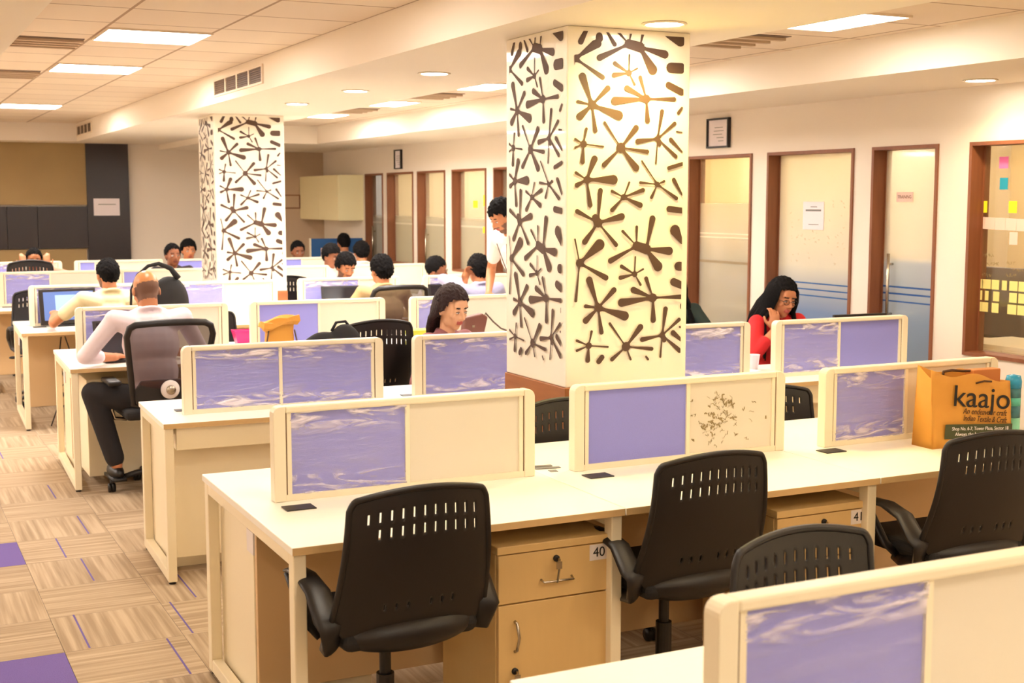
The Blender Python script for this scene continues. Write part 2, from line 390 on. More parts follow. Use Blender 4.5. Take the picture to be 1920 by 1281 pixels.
# right wall with its openings (y0, y1, z0, z1)
OPEN = [(16.03,16.70,0,2.09),(14.98,15.87,.94,2.09),(13.99,14.84,0,2.09),(12.87,13.79,.94,2.09),(11.7,12.68,.96,2.09),(10.3,11.2,.94,2.09),
        (8.13,8.98,0.3,2.10),(6.99,7.94,.3,2.10),(6.21,6.81,0,2.10),(4.55,5.95,.81,2.10)]
def right_wall():
    b = MB(); T = .13
    ys = sorted(OPEN); y = YN
    for a, c, z0, z1 in ys:
        b.box(XR, XR+T, y, a, 0, 2.55)
        b.box(XR, XR+T, a, c, z1, 2.55)
        if z0 > 0: b.box(XR, XR+T, a, c, 0, z0)
        y = c
    b.box(XR, XR+T, y, YB, 0, 2.55)
    struct(b.obj('wall_right', 'wall_paint'))
right_wall()
GL = ['glass_dim','glass_dim','glass_dim','glass_dim','glass_dim','glass_dim','glass_grey','glass_blue','glass_blue_door','glass_clear']
def opening(i, y0, y1, z0, z1, g, door):
    nm = ('door_%d' if door else 'window_%d') % i
    r = bpy.data.objects.new(nm, None); COL.objects.link(r); struct(r); r.location = (XR, (y0+y1)/2, z0)
    L = (y1-y0)/2; H = z1-z0; f = MB(); t = .022
    f.box(-.012, .142, -L, -L+t, 0, H); f.box(-.012, .142, L-t, L, 0, H); f.box(-.012, .142, -L+t, L-t, H-t, H)
    if not door: f.box(-.012, .142, -L+t, L-t, 0, t)
    f.box(.085, .105, -L+t, -L+t+.012, 0, H-t); f.box(.085, .105, L-t-.012, L-t, 0, H-t)
    struct(f.obj('window_frame' if not door else 'door_frame', 'walnut', r))
    g_ = MB().box(.09, .1, -L+t+.006, L-t-.006, .005, H-t-.002).obj('glass_pane', g, r); struct(g_)
    if door:
        struct(MB().box(.078, .112, -L+t+.008, -L+.12, H-t-.065, H-t-.002).obj('patch_fitting', 'chrome', r))
        struct(MB().box(.078, .112, -L+t+.008, -L+.14, .0, .06).obj('patch_fitting', 'chrome', r))
        h = MB(); yy = L-.12
        h.tube([(.05, yy, .93), (.05, yy, 1.40)], .011, 12); h.tube([(.05, yy, 1.0), (.092, yy, 1.0)], .008); h.tube([(.05, yy, 1.33), (.092, yy, 1.33)], .008)
        struct(h.obj('door_handle', 'chrome', r, smooth=True))
    return r
k = 0; kd = 0
for i, (a, c, z0, z1) in enumerate(OPEN):
    door = i in (0, 2, 8)
    if door: kd += 1; opening(kd, a, c, z0, z1, GL[i], True)
    else: k += 1; opening(k, a, c, z0, z1, GL[i], False)
# glass rooms behind the right wall
RX = 8.6
sbox('wall_rooms', 'room_wall', RX, RX+.1, YN, YB, 0, 2.6)
sbox('floor', 'room_wall', XR+.13, RX, YN, YB, -.04, 0)
sbox('ceiling', 'room_wall', XR+.15, RX, YN, YB, 2.55, 2.65)
for yy, m_ in ((4.3,'room_tan'), (8.06,'room_wall'), (9.9,'room_tan'), (12.78,'room_wall'), (15.9,'room_wall')):
    sbox('wall_divider', m_, XR+.13, RX, yy-.04, yy+.04, 0, 2.55)
sbox('wall_recess', 'room_tan', RX-.06, RX, 11.45, 14, 0, 2.55)
sbox('wall_recess', 'room_tan', RX-.06, RX-.005, 4.34, 8.02, 0, 2.55)

# skirting on the back wall panels: tv niche, black cladding
def back_features():
    o = MB().box(.2, 2.66, YB-.06, YB-.012, 1.68, 2.5).obj('wall_board', 'olive_board', loc=(0,0,0)); tag(o, 'large olive tan soft board high on back wall beside black cladding', 'board')
    t = thing('black_wall_cladding', 'tall black laminate cladding on back wall with white notice on it', 'wall cladding', (2.93, YB-.012, 0))
    MB().box(-.27, .29, -.06, 0, .0, 2.5).obj('tall_panel', 'black_panel', t, bevel=.004)
    b = MB().box(-2.0, -1.29, -.07, 0, 1.1, 1.66).box(-1.285, -.91, -.07, 0, 1.1, 1.66).box(-.905, -.271, -.07, 0, 1.1, 1.66).obj('low_panel', 'black_panel', t, bevel=.003)
    o = MB().box(.2, 2.64, YB-.05, YB-.012, .02, 1.09).obj('wall_board', 'olive_board'); tag(o, 'lower olive tan board under the black horizontal panels on back wall', 'board')
    n = MB().box(-.17, .17, -.003, 0, -.115, .115).obj('notice', 'paper'); n.location = (2.915, YB-.074, 1.65); tag(n, 'white landscape notice sheet on the black back wall cladding', 'notice')
    n2 = MB().box(-.11, .12, -.001, 0, .03, .042).obj('printed_line', 'grey_trim', n); n2.location = (0, -.003, 0)
    f = thing('picture_frame', 'thin dark landscape picture frame on tan back wall', 'picture frame', (5.43, YB, 1.72))
    b = MB(); w_, h_ = .21, .1
    b.box(-w_, w_, -.02, 0, h_-.015, h_).box(-w_, w_, -.02, 0, -h_, -h_+.015).box(-w_, -w_+.015, -.02, 0, -h_+.015, h_-.015).box(w_-.015, w_, -.02, 0, -h_+.015, h_-.015)
    b.obj('frame', 'walnut', f); MB().box(-w_+.015, w_-.015, -.012, 0, -h_+.015, h_-.015).obj('picture', 'back_tan', f)
back_features()
def wall_frame(y, z, label, w_=.115, h_=.12):
    f = thing('picture_frame', label, 'picture frame', (XR, y, z)); b = MB(); t = .014
    b.box(-.03, 0, -w_, w_, h_-t, h_).box(-.03, 0, -w_, w_, -h_, -h_+t).box(-.03, 0, -w_, -w_+t, -h_+t, h_-t).box(-.03, 0, w_-t, w_, -h_+t, h_-t)
    b.obj('frame', 'black_plastic', f); MB().box(-.015, 0, -w_+t, w_-t, -h_+t, h_-t).obj('certificate', 'paper', f)
    p = MB()
    for q, (a, c) in enumerate(((-.06,.05),(-.07,.06),(-.05,.07),(-.07,.02),(-.07,.0))): p.box(-.0162, -.0152, a, c, .04-q*.026, .045-q*.026)
    p.obj('printed_lines', 'grey_trim', f)
wall_frame(8.56, 2.27, 'small black framed certificate above grey frosted window beside patterned column', .145, .115)
wall_frame(15.45, 2.25, 'small black framed certificate over far windows near the cream cabinet')
# cream overhead cabinet at far end
t = thing('overhead_cabinet', 'cream overhead cabinet with two doors on far right wall', 'cabinet', (XR-.003, 17.7, 1.47))
MB().box(-.34, 0, -.92, .8, 0, .61).obj('body', 'cabinet_cream', t, bevel=.004)
MB().box(-.358, -.341, -.918, -.062, .004, .606).obj('door', 'cabinet_cream', t, bevel=.003)
MB().box(-.358, -.341, -.058, .798, .004, .606).obj('door', 'cabinet_cream', t, bevel=.003)
t = thing('pinboard_screen', 'low blue fabric screen standing at the far end under cream cabinet', 'screen', (5.62, 16.8, 0))
MB().box(-.36, .36, -.02, .02, .1, 1.235).obj('fabric_panel', 'blue_board', t, bevel=.005)
b = MB().box(-.375, -.36, -.022, .022, 0, 1.24).box(.36, .372, -.022, .022, 0, 1.24); b.obj('upright', 'partition_frame', t)
n = MB().box(-.07, .07, -.0015, .0, -.06, .06).obj('paper_note', 'paper_pink'); n.location = (5.46, 16.779, 1.05); tag(n, 'pale pink sheet pinned to the blue fabric screen at far end', 'paper')
t = thing('storage_cupboard', 'white low cupboard by far right windows behind the last desks', 'cupboard', (5.745, 13.6, 0))
MB().box(-.25, .24, -.55, .55, 0, .90).obj('body', 'desk_frame', t, bevel=.005)
MB().box(-.262, -.25, -.545, -.005, .04, .89).obj('door', 'desk_frame', t, bevel=.003); MB().box(-.262, -.25, .005, .545, .04, .89).obj('door', 'desk_frame', t, bevel=.003)

# ------------------------------------------------------------------ ceiling lamps, downlights, vents
def panel(x, y, z, label, grp='square ceiling light panels'):
    t = thing('ceiling_light', label, 'ceiling light', (x, y, z), 0, grp); L = .29; f = MB()
    f.box(-L-.012, L+.012, -L-.012, -L, -.012, .002).box(-L-.012, L+.012, L, L+.012, -.012, .002).box(-L-.012, -L, -L, L, -.012, .002).box(L, L+.012, -L, L, -.012, .002)
    f.obj('frame', 'vent_frame', t); MB().box(-L, L, -L, L, -.008, -.001).obj('diffuser', 'lamp_panel_far' if y > 9 else ('lamp_panel' if y > 4 else 'lamp_panel_near'), t)
LP = [(1.575,8.12,'nearest of the bright square light panels in the left ceiling bay'),(1.575,10.28,'second bright square light panel along the left ceiling bay'),
      (1.575,14.7,'farthest bright light panel at the far end of left ceiling bay'),(1.575,5.7,None),(1.575,3.3,None),(1.575,.9,None),(1.575,-1.5,None)]
for x, y, l in LP: panel(x, y, ZC, l or 'square ceiling light panel overhead in left bay, out of view', 'left bay light panels')
RP = [(4.27,5.24,'light panel in right bay nearest, right of the big patterned column'),(4.27,9.45,'light panel in right ceiling bay touching left edge of big column'),
      (4.27,11.5,'middle light panel of right bay between the two patterned columns'),(4.27,13.45,'farthest light panel of right bay, beside the far column'),(4.27,7.4,None),(4.27,1.1,None),(4.27,-1.4,None)]
for x, y, l in RP: panel(x, y, ZR, l or 'square ceiling light panel overhead in right bay, out of view', 'right bay light panels')
for x in (-1.2, -3.4):  # panels added out of view to brighten the room, stronger towards the back
    for y in (-1, 2.5, 6, 9.5, 13, 16.5): panel(x, y, ZS, 'square ceiling light panel added over the left aisle, out of view', 'added left aisle light panels')
for y in (5.2, 7.6, 9.0, 11.0, 13.3, 14.9):
    o = MB().box(-.3, .3, -.3, .3, -.012, 0).obj('room_lamp', 'room_lamp_dim' if y < 6 else 'room_lamp'); o.location = (7.4, y, 2.548); tag(o, 'flat ceiling light inside a glass fronted room', 'ceiling light', 'lights in the glass rooms')
def downlight(x, y, z, label, power=DOWN_W, colr=DOWN_C, size=PI*.82):
    t = thing('downlight', label, 'downlight', (x, y, z), 0, 'round ceiling downlights')
    MB().tube([(.087*math.cos(2*PI*q/28), .087*math.sin(2*PI*q/28), -.004) for q in range(28)], .011, 8, closed=True, flat=.45).obj('trim_ring', 'ceiling_paint', t, smooth=True)
    MB().lathe([(.080,-.006),(.080,-.001)], n=28).obj('lens', 'lamp_disc', t)
    l = bpy.data.lights.new('downlight_lamp', 'SPOT'); l.energy = power; l.color = colr; l.spot_size = size; l.spot_blend = .8; l.shadow_soft_size = .07
    lo = bpy.data.objects.new('lamp', l); COL.objects.link(lo); lo.parent = t; lo.location = (0, 0, -.02)
downlight(3.05, 7.27, ZB, 'downlight in beam nearest behind the big patterned column')
downlight(3.05, 8.67, ZB, 'middle of the three downlights in beam between the columns')
downlight(3.05, 10.04, ZB, 'downlight in beam just before the far patterned column')
downlight(3.07, 4.80, ZB, 'downlight in beam right above the front of big column', 34, (1.0, .80, .22))
downlight(5.69, 5.59, ZK, 'downlight in right soffit above the sticky note window', 16, WARM_C)
for x, y in ((3.07,3.3),(3.07,1.8),(5.69,3.6),(5.69,1.6),(3.07,.2)):
    downlight(x, y, ZB if x < 4 else ZK, 'round downlight nearer than the photo shows, over the front desks', 13, WARM_C)
def vent(y0, y1, z0, z1, label):
    t = thing('wall_grille', label, 'vent', (2.48, (y0+y1)/2, (z0+z1)/2), 0, 'beam side air grilles'); L = (y1-y0)/2; H = (z1-z0)/2
    f = MB().box(-.012, 0, -L-.02, L+.02, H, H+.015).box(-.012, 0, -L-.02, L+.02, -H-.015, -H).box(-.012, 0, -L-.02, -L, -H, H).box(-.012, 0, L, L+.02, -H, H)
    for q in range(1, 4): f.box(-.011, 0, -L+2*L*q/4-.018, -L+2*L*q/4+.018, -H, H)
    f.obj('frame', 'vent_frame', t)
    MB().box(-.002, 0, -L, L, -H, H).obj('backing', 'vent_dark', t)
    s = MB()
    for q in range(7): zz = -H+2*H*(q+.5)/7; s.box(-.009, -.003, -L, L, zz-.003, zz+.003)
    s.obj('louvres', 'vent_dark', t)
vent(8.95, 10.3, 2.562, 2.665, 'larger louvred air grille on side of ceiling beam, nearer one')
vent(16.6, 18.0-.25, 2.575, 2.68, 'small louvred air grille at far end of ceiling beam')
def slot(x0, x1, y0, y1, z, label):
    t = thing('ceiling_diffuser', label, 'air diffuser', ((x0+x1)/2, (y0+y1)/2, z), 0, 'slot diffusers in ceiling tiles'); X = (x1-x0)/2; Y = (y1-y0)/2
    MB().box(-X, X, -Y, Y, -.004, .0).obj('backing', 'vent_dark', t)
    s = MB(); 
    for q in range(4): yy = -Y+2*Y*(q+.5)/4; s.box(-X, X, yy-.02, yy+.02, -.02, -.005)
    s.obj('blades', 'back_tan', t)
slot(.70, 1.24, 8.45, 8.95, ZC, 'slot air diffuser in ceiling beside the nearest left light panel')
slot(.70, 1.24, 10.7, 11.3, ZC, 'slot air diffuser in ceiling beside the second left light panel')
slot(4.0, 4.56, 5.85, 6.4, ZR, 'slot air diffuser in right ceiling bay behind nearest right light')
slot(4.0, 4.56, 10.2, 10.75, ZR, 'slot air diffuser in right bay near the middle light panel')
slot(4.0, 4.56, 12.25, 12.85, ZR, 'slot air diffuser in right bay before farthest light panel')

# ------------------------------------------------------------------ patterned columns
# cut-out pattern, traced as petals: (centre x, z, petals [(tip x, z, tip r)], hub r) in panel units u 0..1 (0..0.56 m), z metres
CF = Matrix.Rotation(-YAW, 3, 'Z') @ Matrix.Rotation(-PITCH, 3, 'X')
def pxl(x, y, Y):
    d = CF @ Vector(((x-960.0), 2455.0, -(y-640.5)))
    t = Y/d.y
    return d.x*t, CAMZ+d.z*t
SA, SB = 3.88, 5.822
def cA(x, y): return pxl(1060+x/SA, 370+y/SA, 5.03)
def cB(x, y): return pxl(1060+x/SB, 210+y/SB, 5.03)
def cC(x, y): return pxl(1060+x/SB, 40+y/SB, 5.03)
PAT = []   # list of (x0,z0,x1,z1,r0,r1)
MPX = 5.03/2455.0*1.45
def star(F, S, cx, cy, petals, hub, neck=.4):
    a = F(cx, cy); k = MPX/S
    PAT.append((a[0], a[1], a[0], a[1], hub*k, hub*k, 0))
    for (x, y, r) in petals:
        e = F(x, y); PAT.append((a[0], a[1], e[0], e[1], max(.0028, min(hub, r)*neck*k), r*k, 1))
def blob(F, S, x0, y0, r0, x1, y1, r1):
    a = F(x0, y0); e = F(x1, y1); k = MPX/S; PAT.append((a[0], a[1], e[0], e[1], r0*k, r1*k, 2))
blob(cC,SB,205,90,18,145,220,26); blob(cC,SB,340,160,32,340,185,34); blob(cC,SB,412,95,9,500,250,20)
star(cC,SB,90,405,[(330,225,38),(395,625,22),(66,500,6)],32); blob(cC,SB,200,320,20,320,240,38)
star(cC,SB,650,245,[(525,100,13),(675,105,12),(315,410,28)],42); star(cC,SB,765,280,[(800,115,15),(1065,370,36),(925,575,46)],46); blob(cC,SB,650,245,40,765,280,44)
blob(cC,SB,1060,140,30,1190,210,50); blob(cC,SB,1090,505,46,1200,510,46); blob(cC,SB,1065,695,30,1200,770,32)
star(cC,SB,650,562,[(655,355,7),(745,508,8),(715,700,11),(470,590,22),(485,445,19)],28)
star(cC,SB,262,912,[(150,560,34),(448,708,26),(100,872,14),(108,1065,33),(585,1045,42),(300,1220,20)],36)
star(cC,SB,832,845,[(762,588,18),(1145,850,20),(845,1115,25),(462,870,36),(602,715,27)],38)
blob(cC,SB,1205,945,12,1168,1000,16)
star(cB,SB,950,290,[(1000,-32,20),(1143,112,18),(715,325,24),(930,570,10),(1155,500,18)],24); blob(cB,SB,950,290,22,968,350,20)
blob(cB,SB,1150,215,8,1205,222,6); blob(cB,SB,1088,302,20,1205,435,8)
star(cB,SB,172,350,[(205,168,13),(160,572,22),(72,290,12),(74,393,10),(388,380,9)],32)
star(cB,SB,563,390,[(385,102,12),(742,148,27),(368,598,23),(745,640,32),(860,437,19)],44)
star(cB,SB,205,740,[(300,478,30),(530,740,42),(245,1045,22),(78,655,14),(80,812,22)],32)
star(cB,SB,590,930,[(655,758,10),(455,857,14),(815,845,20),(790,1030,25),(455,1090,20)],27)
star(cB,SB,945,790,[(778,528,8),(752,770,13),(1028,752,12),(1160,955,18),(875,950,15)],24)
blob(cB,SB,1065,612,18,1205,567,17); blob(cB,SB,1118,742,20,1205,905,8); blob(cB,SB,1068,1060,28,1205,1076,26)
star(cA,SA,215,185,[(55,95,14),(233,-68,15),(402,135,21),(110,342,17),(350,358,13)],28); blob(cA,SA,195,150,22,215,185,26)
star(cA,SA,485,355,[(380,240,9),(485,205,9),(285,472,17)],28); star(cA,SA,552,378,[(600,132,20),(738,393,25),(652,532,30)],30); blob(cA,SA,485,355,26,552,378,30)
star(cA,SA,85,480,[(252,318,32),(285,595,17),(52,300,5),(58,765,9)],23)
star(cA,SA,470,560,[(475,428,5),(535,520,6),(515,645,8),(357,590,13),(367,497,12)],18)
star(cA,SA,215,805,[(145,578,21),(338,660,17),(115,792,12),(112,915,19),(428,873,27),(240,1000,14)],23)
star(cA,SA,598,732,[(545,577,13),(805,725,14),(600,915,18),(352,772,25),(442,667,19)],26)
blob(cA,SA,752,242,34,800,330,10); blob(cA,SA,775,502,27,805,503,27); blob(cA,SA,742,617,24,805,645,22); blob(cA,SA,800,785,12,796,805,8)
star(cA,SA,662,1005,[(688,795,15),(790,882,12),(507,1040,15),(648,1170,7),(795,1128,15)],19); blob(cA,SA,662,1005,17,676,1040,15)
blob(cA,SA,738,988,17,805,1050,8); blob(cA,SA,785,944,7,803,950,6)
star(cA,SA,148,1080,[(170,968,8),(140,1205,15),(57,1040,8),(57,1120,8),(288,1090,6)],20)
star(cA,SA,408,1088,[(290,912,8),(522,927,19),(300,1190,13),(443,1188,7),(600,1105,12)],28)
blob(cA,SA,240,1165,16,218,1195,16); blob(cA,SA,548,1160,6,562,1180,7)
PX0, PX1 = pxl(1072, 400, 5.03)[0], pxl(1267, 400, 5.03)[0]
PZ0, PZ1 = 1.0, ZB-.02
def petal_poly(x0, z0, x1, z1, r0, r1, kind):
    dx, dz = x1-x0, z1-z0; L = math.hypot(dx, dz)
    if L < 1e-5: return [(x0+r0*math.cos(2*PI*i/14), z0+r0*math.sin(2*PI*i/14)) for i in range(14)]
    ux, uz = dx/L, dz/L; side = []
    n = 12
    e = max(0.0, L-r1)
    for i in range(n+1):
        t = i/n
        if kind == 2: r = r0+(r1-r0)*t; s = t*L
        else:
            s = t*e; h = min(1, r1/max(L, 1e-4)*3)
            r = r0*(1.9*(1-min(1, t*5))+1)*(1 if t < .2 else 1)+(r1-r0)*max(0, (t-.22)/.78)**.95
        side.append((s, max(r, .0025)))
    pts = []
    if kind == 2:
        for i in range(1, 6): a = PI/2+PI*i/6; pts.append((r0*math.cos(a), r0*math.sin(a)))
        pts = pts[::-1]; pts = [(-abs(p[0]), p[1]) for p in pts]
    up = [(s, r) for s, r in side]; dn = [(s, -r) for s, r in side]
    sc_, rc_ = side[-1]; cap = [(sc_+rc_*math.cos(a), rc_*math.sin(a)) for a in [PI/2-PI*i/8 for i in range(1, 8)]]
    loop = up+cap+dn[::-1]
    if kind == 2: loop += [(p[0], p[1]) for p in sorted(pts, key=lambda q: q[1])]
    return [(x0+ux*a-uz*b_, z0+uz*a+ux*b_) for a, b_ in loop]
def pattern_mesh(u2p):
    b = MB()
    for q, (x0, z0, x1, z1, r0, r1, kd) in enumerate(PAT):
        poly = petal_poly(x0, z0, x1, z1, r0, r1, kd); pts = []
        for x, z in poly:
            u = (min(max(x, PX0), PX1)-PX0)/(PX1-PX0); zz = min(max(z, PZ0), PZ1)
            pts.append(u2p(u, zz, .0012+.00004*q))
        b.add(pts, [tuple(range(len(pts)))], 0)
    return b
def column(x0, y0, label, w_=.63, d_=.60):
    t = thing('patterned_column', label, 'column', (x0, y0, 0))
    MB().box(0, w_, 0, d_, .93, ZB-.0005).obj('shaft', 'col_white', t, bevel=.006)
    MB().box(-.006, w_+.006, -.006, d_+.006, 0, .93).obj('wood_base', 'col_wood', t, bevel=.004)
    f = pattern_mesh(lambda u, z, e: (.035+u*(w_-.07), -e, z)); f.obj('front_cutouts', 'col_dark', t)
    f = pattern_mesh(lambda u, z, e: (-e, d_-.035-u*(d_-.07), z)); f.obj('side_cutouts', 'col_dark', t)
column(2.728, 5.03, 'big near column with dark splash cut-outs over a wood base')
column(2.755, 11.55, 'farther patterned column left of centre beyond the desk rows')

# ------------------------------------------------------------------ desks, partitions, pedestals
def desk(x, y, label, near=.57, far=.57, wd=1.14, left_end=True, single=False, grom=True, rot=0, cable=False, legs=(1, 1)):
    t = thing('workstation_desk', label, 'desk', (x, y, 0), rot, 'office bench desks'); n, f = -near, far
    MB().box(0, wd-.004, n, f, .725, .75).obj('tabletop', ['desk_top'], t, bevel=.003)
    MB().box(0.001, wd-.005, n-.0015, n, .7262, .7488).obj('edge_band', 'desk_edge_shaded', t)
    for k_, x_ in enumerate((.006, wd-.048)):
        if not legs[k_]: continue
        for y_ in (n+.012, f-.062):
            MB().box(x_, x_+.04, y_, y_+.05, .012, .725).obj('leg', 'desk_frame', t, bevel=.004)
        MB().box(x_+.001, x_+.039, n+.062, f-.062, .012, .06).obj('side_rail', 'desk_frame', t, bevel=.003); MB().box(x_+.001, x_+.039, n+.062, f-.062, .685, .7245).obj('side_rail', 'desk_frame', t, bevel=.003)
        MB().lathe([(.016,0),(.016,.012)], (x_+.02, n+.037, 0), 12).obj('foot', 'black_plastic', t); MB().lathe([(.016,0),(.016,.012)], (x_+.02, f-.037, 0), 12).obj('foot', 'black_plastic', t)
    if single: MB().box(.05, wd-.05, -.13, -.11, .09, .72).obj('modesty_panel', 'desk_frame', t, bevel=.002)
    else: MB().box(.05, wd-.05, -.012, .012, .1, .72).obj('modesty_panel', 'modesty', t, bevel=.002)
    if single: MB().box(.06, wd-.06, -.245, -.14, .62, .7245).obj('cable_tray', 'desk_frame', t, bevel=.003)
    else: MB().box(.008, .014, -.13, -.05, .61, .684).obj('bracket', 'label_white', t)
    if grom:
        g = MB().box(.115, .215, -.16, -.09, .7505, .754) if not single else MB().box(.115, .215, .06, .12, .7505, .754)
        g.obj('cable_flap', 'grommet', t, bevel=.001)
    return t
def partition(x, y, wd, label, panels=('v', 'w'), films=(1, 0), rot=0, scribble=False, z0=.7505, h=.3225, grp='desk screens', mid=.47, zfloor=None):
    t = thing('desk_partition', label, 'desk partition', (x, y, z0), rot, grp); T = .024
    if zfloor is not None: z_ = zfloor
    else: z_ = 0
    b = MB(); P = .05
    R = .028; arc = [(R-R*math.cos(a), h-R+R*math.sin(a)) for a in [PI/2*i/5 for i in range(6)]]
    b.prism([(0, z_)]+arc+[(P-.008, h), (P-.008, z_)], -T, T); b.obj('end_post', 'partition_frame', t, bevel=.003)
    b = MB(); b.prism([(wd-P+.008, z_), (wd-P+.008, h)]+[(wd-p[0], p[1]) for p in arc][::-1]+[(wd, z_)], -T, T); b.obj('end_post', 'partition_frame', t, bevel=.003)
    MB().box(P-.008, wd-P+.008, -T, T, h-.024, h).obj('top_rail', 'partition_frame', t, bevel=.006)
    MB().box(P-.008, wd-P+.008, -T*.8, T*.8, z_, z_+.022).obj('bottom_rail', 'partition_frame', t)
    MB().box(P-.008, P-.003, -T*.75, T*.75, z_+.022, h-.024).box(wd-P+.003, wd-P+.008, -T*.75, T*.75, z_+.022, h-.024).obj('groove_strip', 'groove', t)
    xm = P+(wd-2*P)*mid; MB().box(P-.003, P+.012, -T*.8, T*.8, z_+.022, h-.024).box(wd-P-.012, wd-P+.003, -T*.8, T*.8, z_+.022, h-.024).box(xm-.008, xm+.008, -T*.8, T*.8, z_+.022, h-.024).obj('mullion', 'partition_frame', t)
    for i, (a, c) in enumerate(((P+.012, xm-.008), (xm+.008, wd-P-.012))):
        m_ = 'violet_fabric' if panels[i] == 'v' else 'whiteboard'
        o = MB().box(a, c, -.011, .011, z_+.022, h-.024).obj('violet_panel' if panels[i] == 'v' else 'whiteboard_panel', m_, t)
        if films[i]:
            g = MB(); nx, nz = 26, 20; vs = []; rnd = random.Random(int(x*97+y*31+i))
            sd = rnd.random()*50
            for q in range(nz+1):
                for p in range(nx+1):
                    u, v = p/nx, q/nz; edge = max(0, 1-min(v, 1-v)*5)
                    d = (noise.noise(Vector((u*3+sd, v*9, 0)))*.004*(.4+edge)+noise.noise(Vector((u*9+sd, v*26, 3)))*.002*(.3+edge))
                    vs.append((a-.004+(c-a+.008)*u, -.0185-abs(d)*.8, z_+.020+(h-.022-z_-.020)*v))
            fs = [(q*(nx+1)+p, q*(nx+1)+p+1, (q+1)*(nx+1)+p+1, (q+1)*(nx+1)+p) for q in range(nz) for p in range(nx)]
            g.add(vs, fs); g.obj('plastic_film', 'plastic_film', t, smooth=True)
    if scribble:
        g = MB(); rnd = random.Random(5); cx = (xm+wd-P)/2
        for q in range(95):
            px, pz = cx-.05+rnd.gauss(0, .062), z_+.165+rnd.gauss(0, .055)
            px = min(max(px, xm+.02), wd-P-.03); pz = min(max(pz, z_+.04), h-.05)
            a = rnd.uniform(-1, 1); l = rnd.uniform(.006, .028)
            pts = [(px+l*(s/4-.5)*math.cos(a)+rnd.uniform(-.004,.004), -.0122, pz+l*(s/4-.5)*math.sin(a)+rnd.uniform(-.007,.007)) for s in range(5)]
            g.tube(pts, rnd.choice((.0006,.0009,.0012,.0028)), 5)
        g.obj('marker_scribble', 'marker', t)
    return t
def pedestal(x, y, num, label, wd=.42, dp=.45, h=.66):
    t = thing('pedestal_cabinet', label, 'pedestal cabinet', (x, y, 0))
    MB().box(0, wd, .018, dp, .05, h-.028).box(.004, wd-.004, .02, dp, .0, .05).obj('body', 'laminate', t, bevel=.002)
    MB().box(-.004, wd+.004, -.006, dp, h-.026, h).obj('top', 'laminate', t, bevel=.003)
    d = MB().box(.003, wd-.003, 0, .017, .47, h-.03).obj('drawer', 'laminate', t, bevel=.002)
    MB().tube([(.155,-.001,.535),(.157,-.02,.53),(.265,-.02,.53),(.267,-.001,.535)], .004, 8).obj('handle', 'chrome', d, smooth=True)
    def lock(p, x_, z_):
        MB().lathe([(.011,0),(.011,-.007),(.006,-.009)], (x_, 0, z_), 16, axis='y').obj('lock', 'black_plastic', p, smooth=True)
        MB().box(x_-.002, x_+.002, -.028, -.009, z_-.004, z_+.004).box(x_-.011, x_+.009, -.026, -.023, z_-.030, z_-.006).tube([(x_, -.024, z_-.03), (x_-.006, -.022, z_-.075)], .004, 6).obj('key', 'chrome', p)
    lock(d, .21, .60)
    e = MB().box(.003, wd-.003, 0, .017, .055, .465).obj('door', 'laminate', t, bevel=.002)
    MB().tube([(.06,-.001,.41),(.063,-.012,.405),(.066,-.024,.36),(.063,-.012,.315),(.06,-.001,.31)], .005, 8).obj('handle', 'chrome', e, smooth=True)
    lock(e, .06, .245)
    n = MB().box(.335, .405, -.0012, 0, .575, .628).obj('number_label', 'label_white', d)
    text_obj('number', num, .046, 'ink', d, frontM(.370, -.0018, .6005))
    return t
Y1 = 4.22
# row 0 (nearest)
desk(1.17, 1.83, 'nearest desk at the bottom right edge, its far top corner showing'); desk(2.31, 1.83, 'front row desk at the bottom right, behind the closest screen')
partition(1.275, 1.82, 1.08, 'closest desk screen at bottom right, violet panel beside a blank cream board', mid=.44)
# row 1
desk(1.062, Y1, 'bench desk with chair and pedestal 40, at the left end of second row', .60, .55, 1.13)
desk(2.192, Y1, 'bench desk in the middle of second row with pedestal 41', .60, .55, 1.08, legs=(0, 1)); desk(3.272, Y1, 'bench desk under the brown paper bag at the right edge', .60, .55, 1.13, legs=(0, 1))
partition(1.175, Y1, .975, 'desk screen with crinkled plastic over violet, above pedestal 40 desk', mid=.49)
partition(2.315, Y1, .965, 'desk screen with bare violet panel and a scribbled whiteboard', films=(0, 0), scribble=True, mid=.525)
partition(3.46, Y1-.03, .95, 'desk screen behind the brown paper bag, violet half wrapped in plastic', mid=.45)
pedestal(1.745, 3.665, '40', 'cream pedestal cabinet with drawer and door, numbered 40'); pedestal(2.84, 3.665, '41', 'cream pedestal cabinet numbered 41 under the middle desk', wd=.41)
# white riser panel and bracket at the desk end
t = tag(MB().box(1.12, 1.54, 4.28, 4.74, 0, .66).obj('storage_pedestal', 'desk_frame', bevel=.003), 'white storage pedestal under left end of second row, seen from aisle', 'pedestal cabinet')
# row 2, one sided
def row2(x, label, yy, legs=(1, 1), wd=1.15):
    return desk(x, yy, label, .27, .46, wd, single=True, rot=-.03, legs=legs)
row2(1.16, 'single sided desk behind the left desk screen of third row', 6.19); row2(2.31, 'third row desk just left of the big column', 6.16, (0, 1)); row2(3.46, 'third row desk hidden behind the big column', 6.10, (0, 1), 1.0); row2(4.47, 'third row desk in front of the woman in red', 6.03, (0, 1))
partition(1.29, 6.155, .99, 'desk screen with two violet panels left of centre, left half plastic wrapped', ('v','v'), (1, 1), -.02)
partition(2.445, 6.13, .98, 'desk screen in front of the dark haired woman, left of big column', ('v','v'), (1, 0), -.03, mid=.75)
partition(3.5, 6.04, .93, 'desk screen right behind the big column, left of woman in red', ('v','v'), (1, 1), -.03, mid=.1)
partition(4.585, 5.985, .95, 'desk screen with two violet panels in front of the woman in red', ('v','v'), (1, 0), -.03)
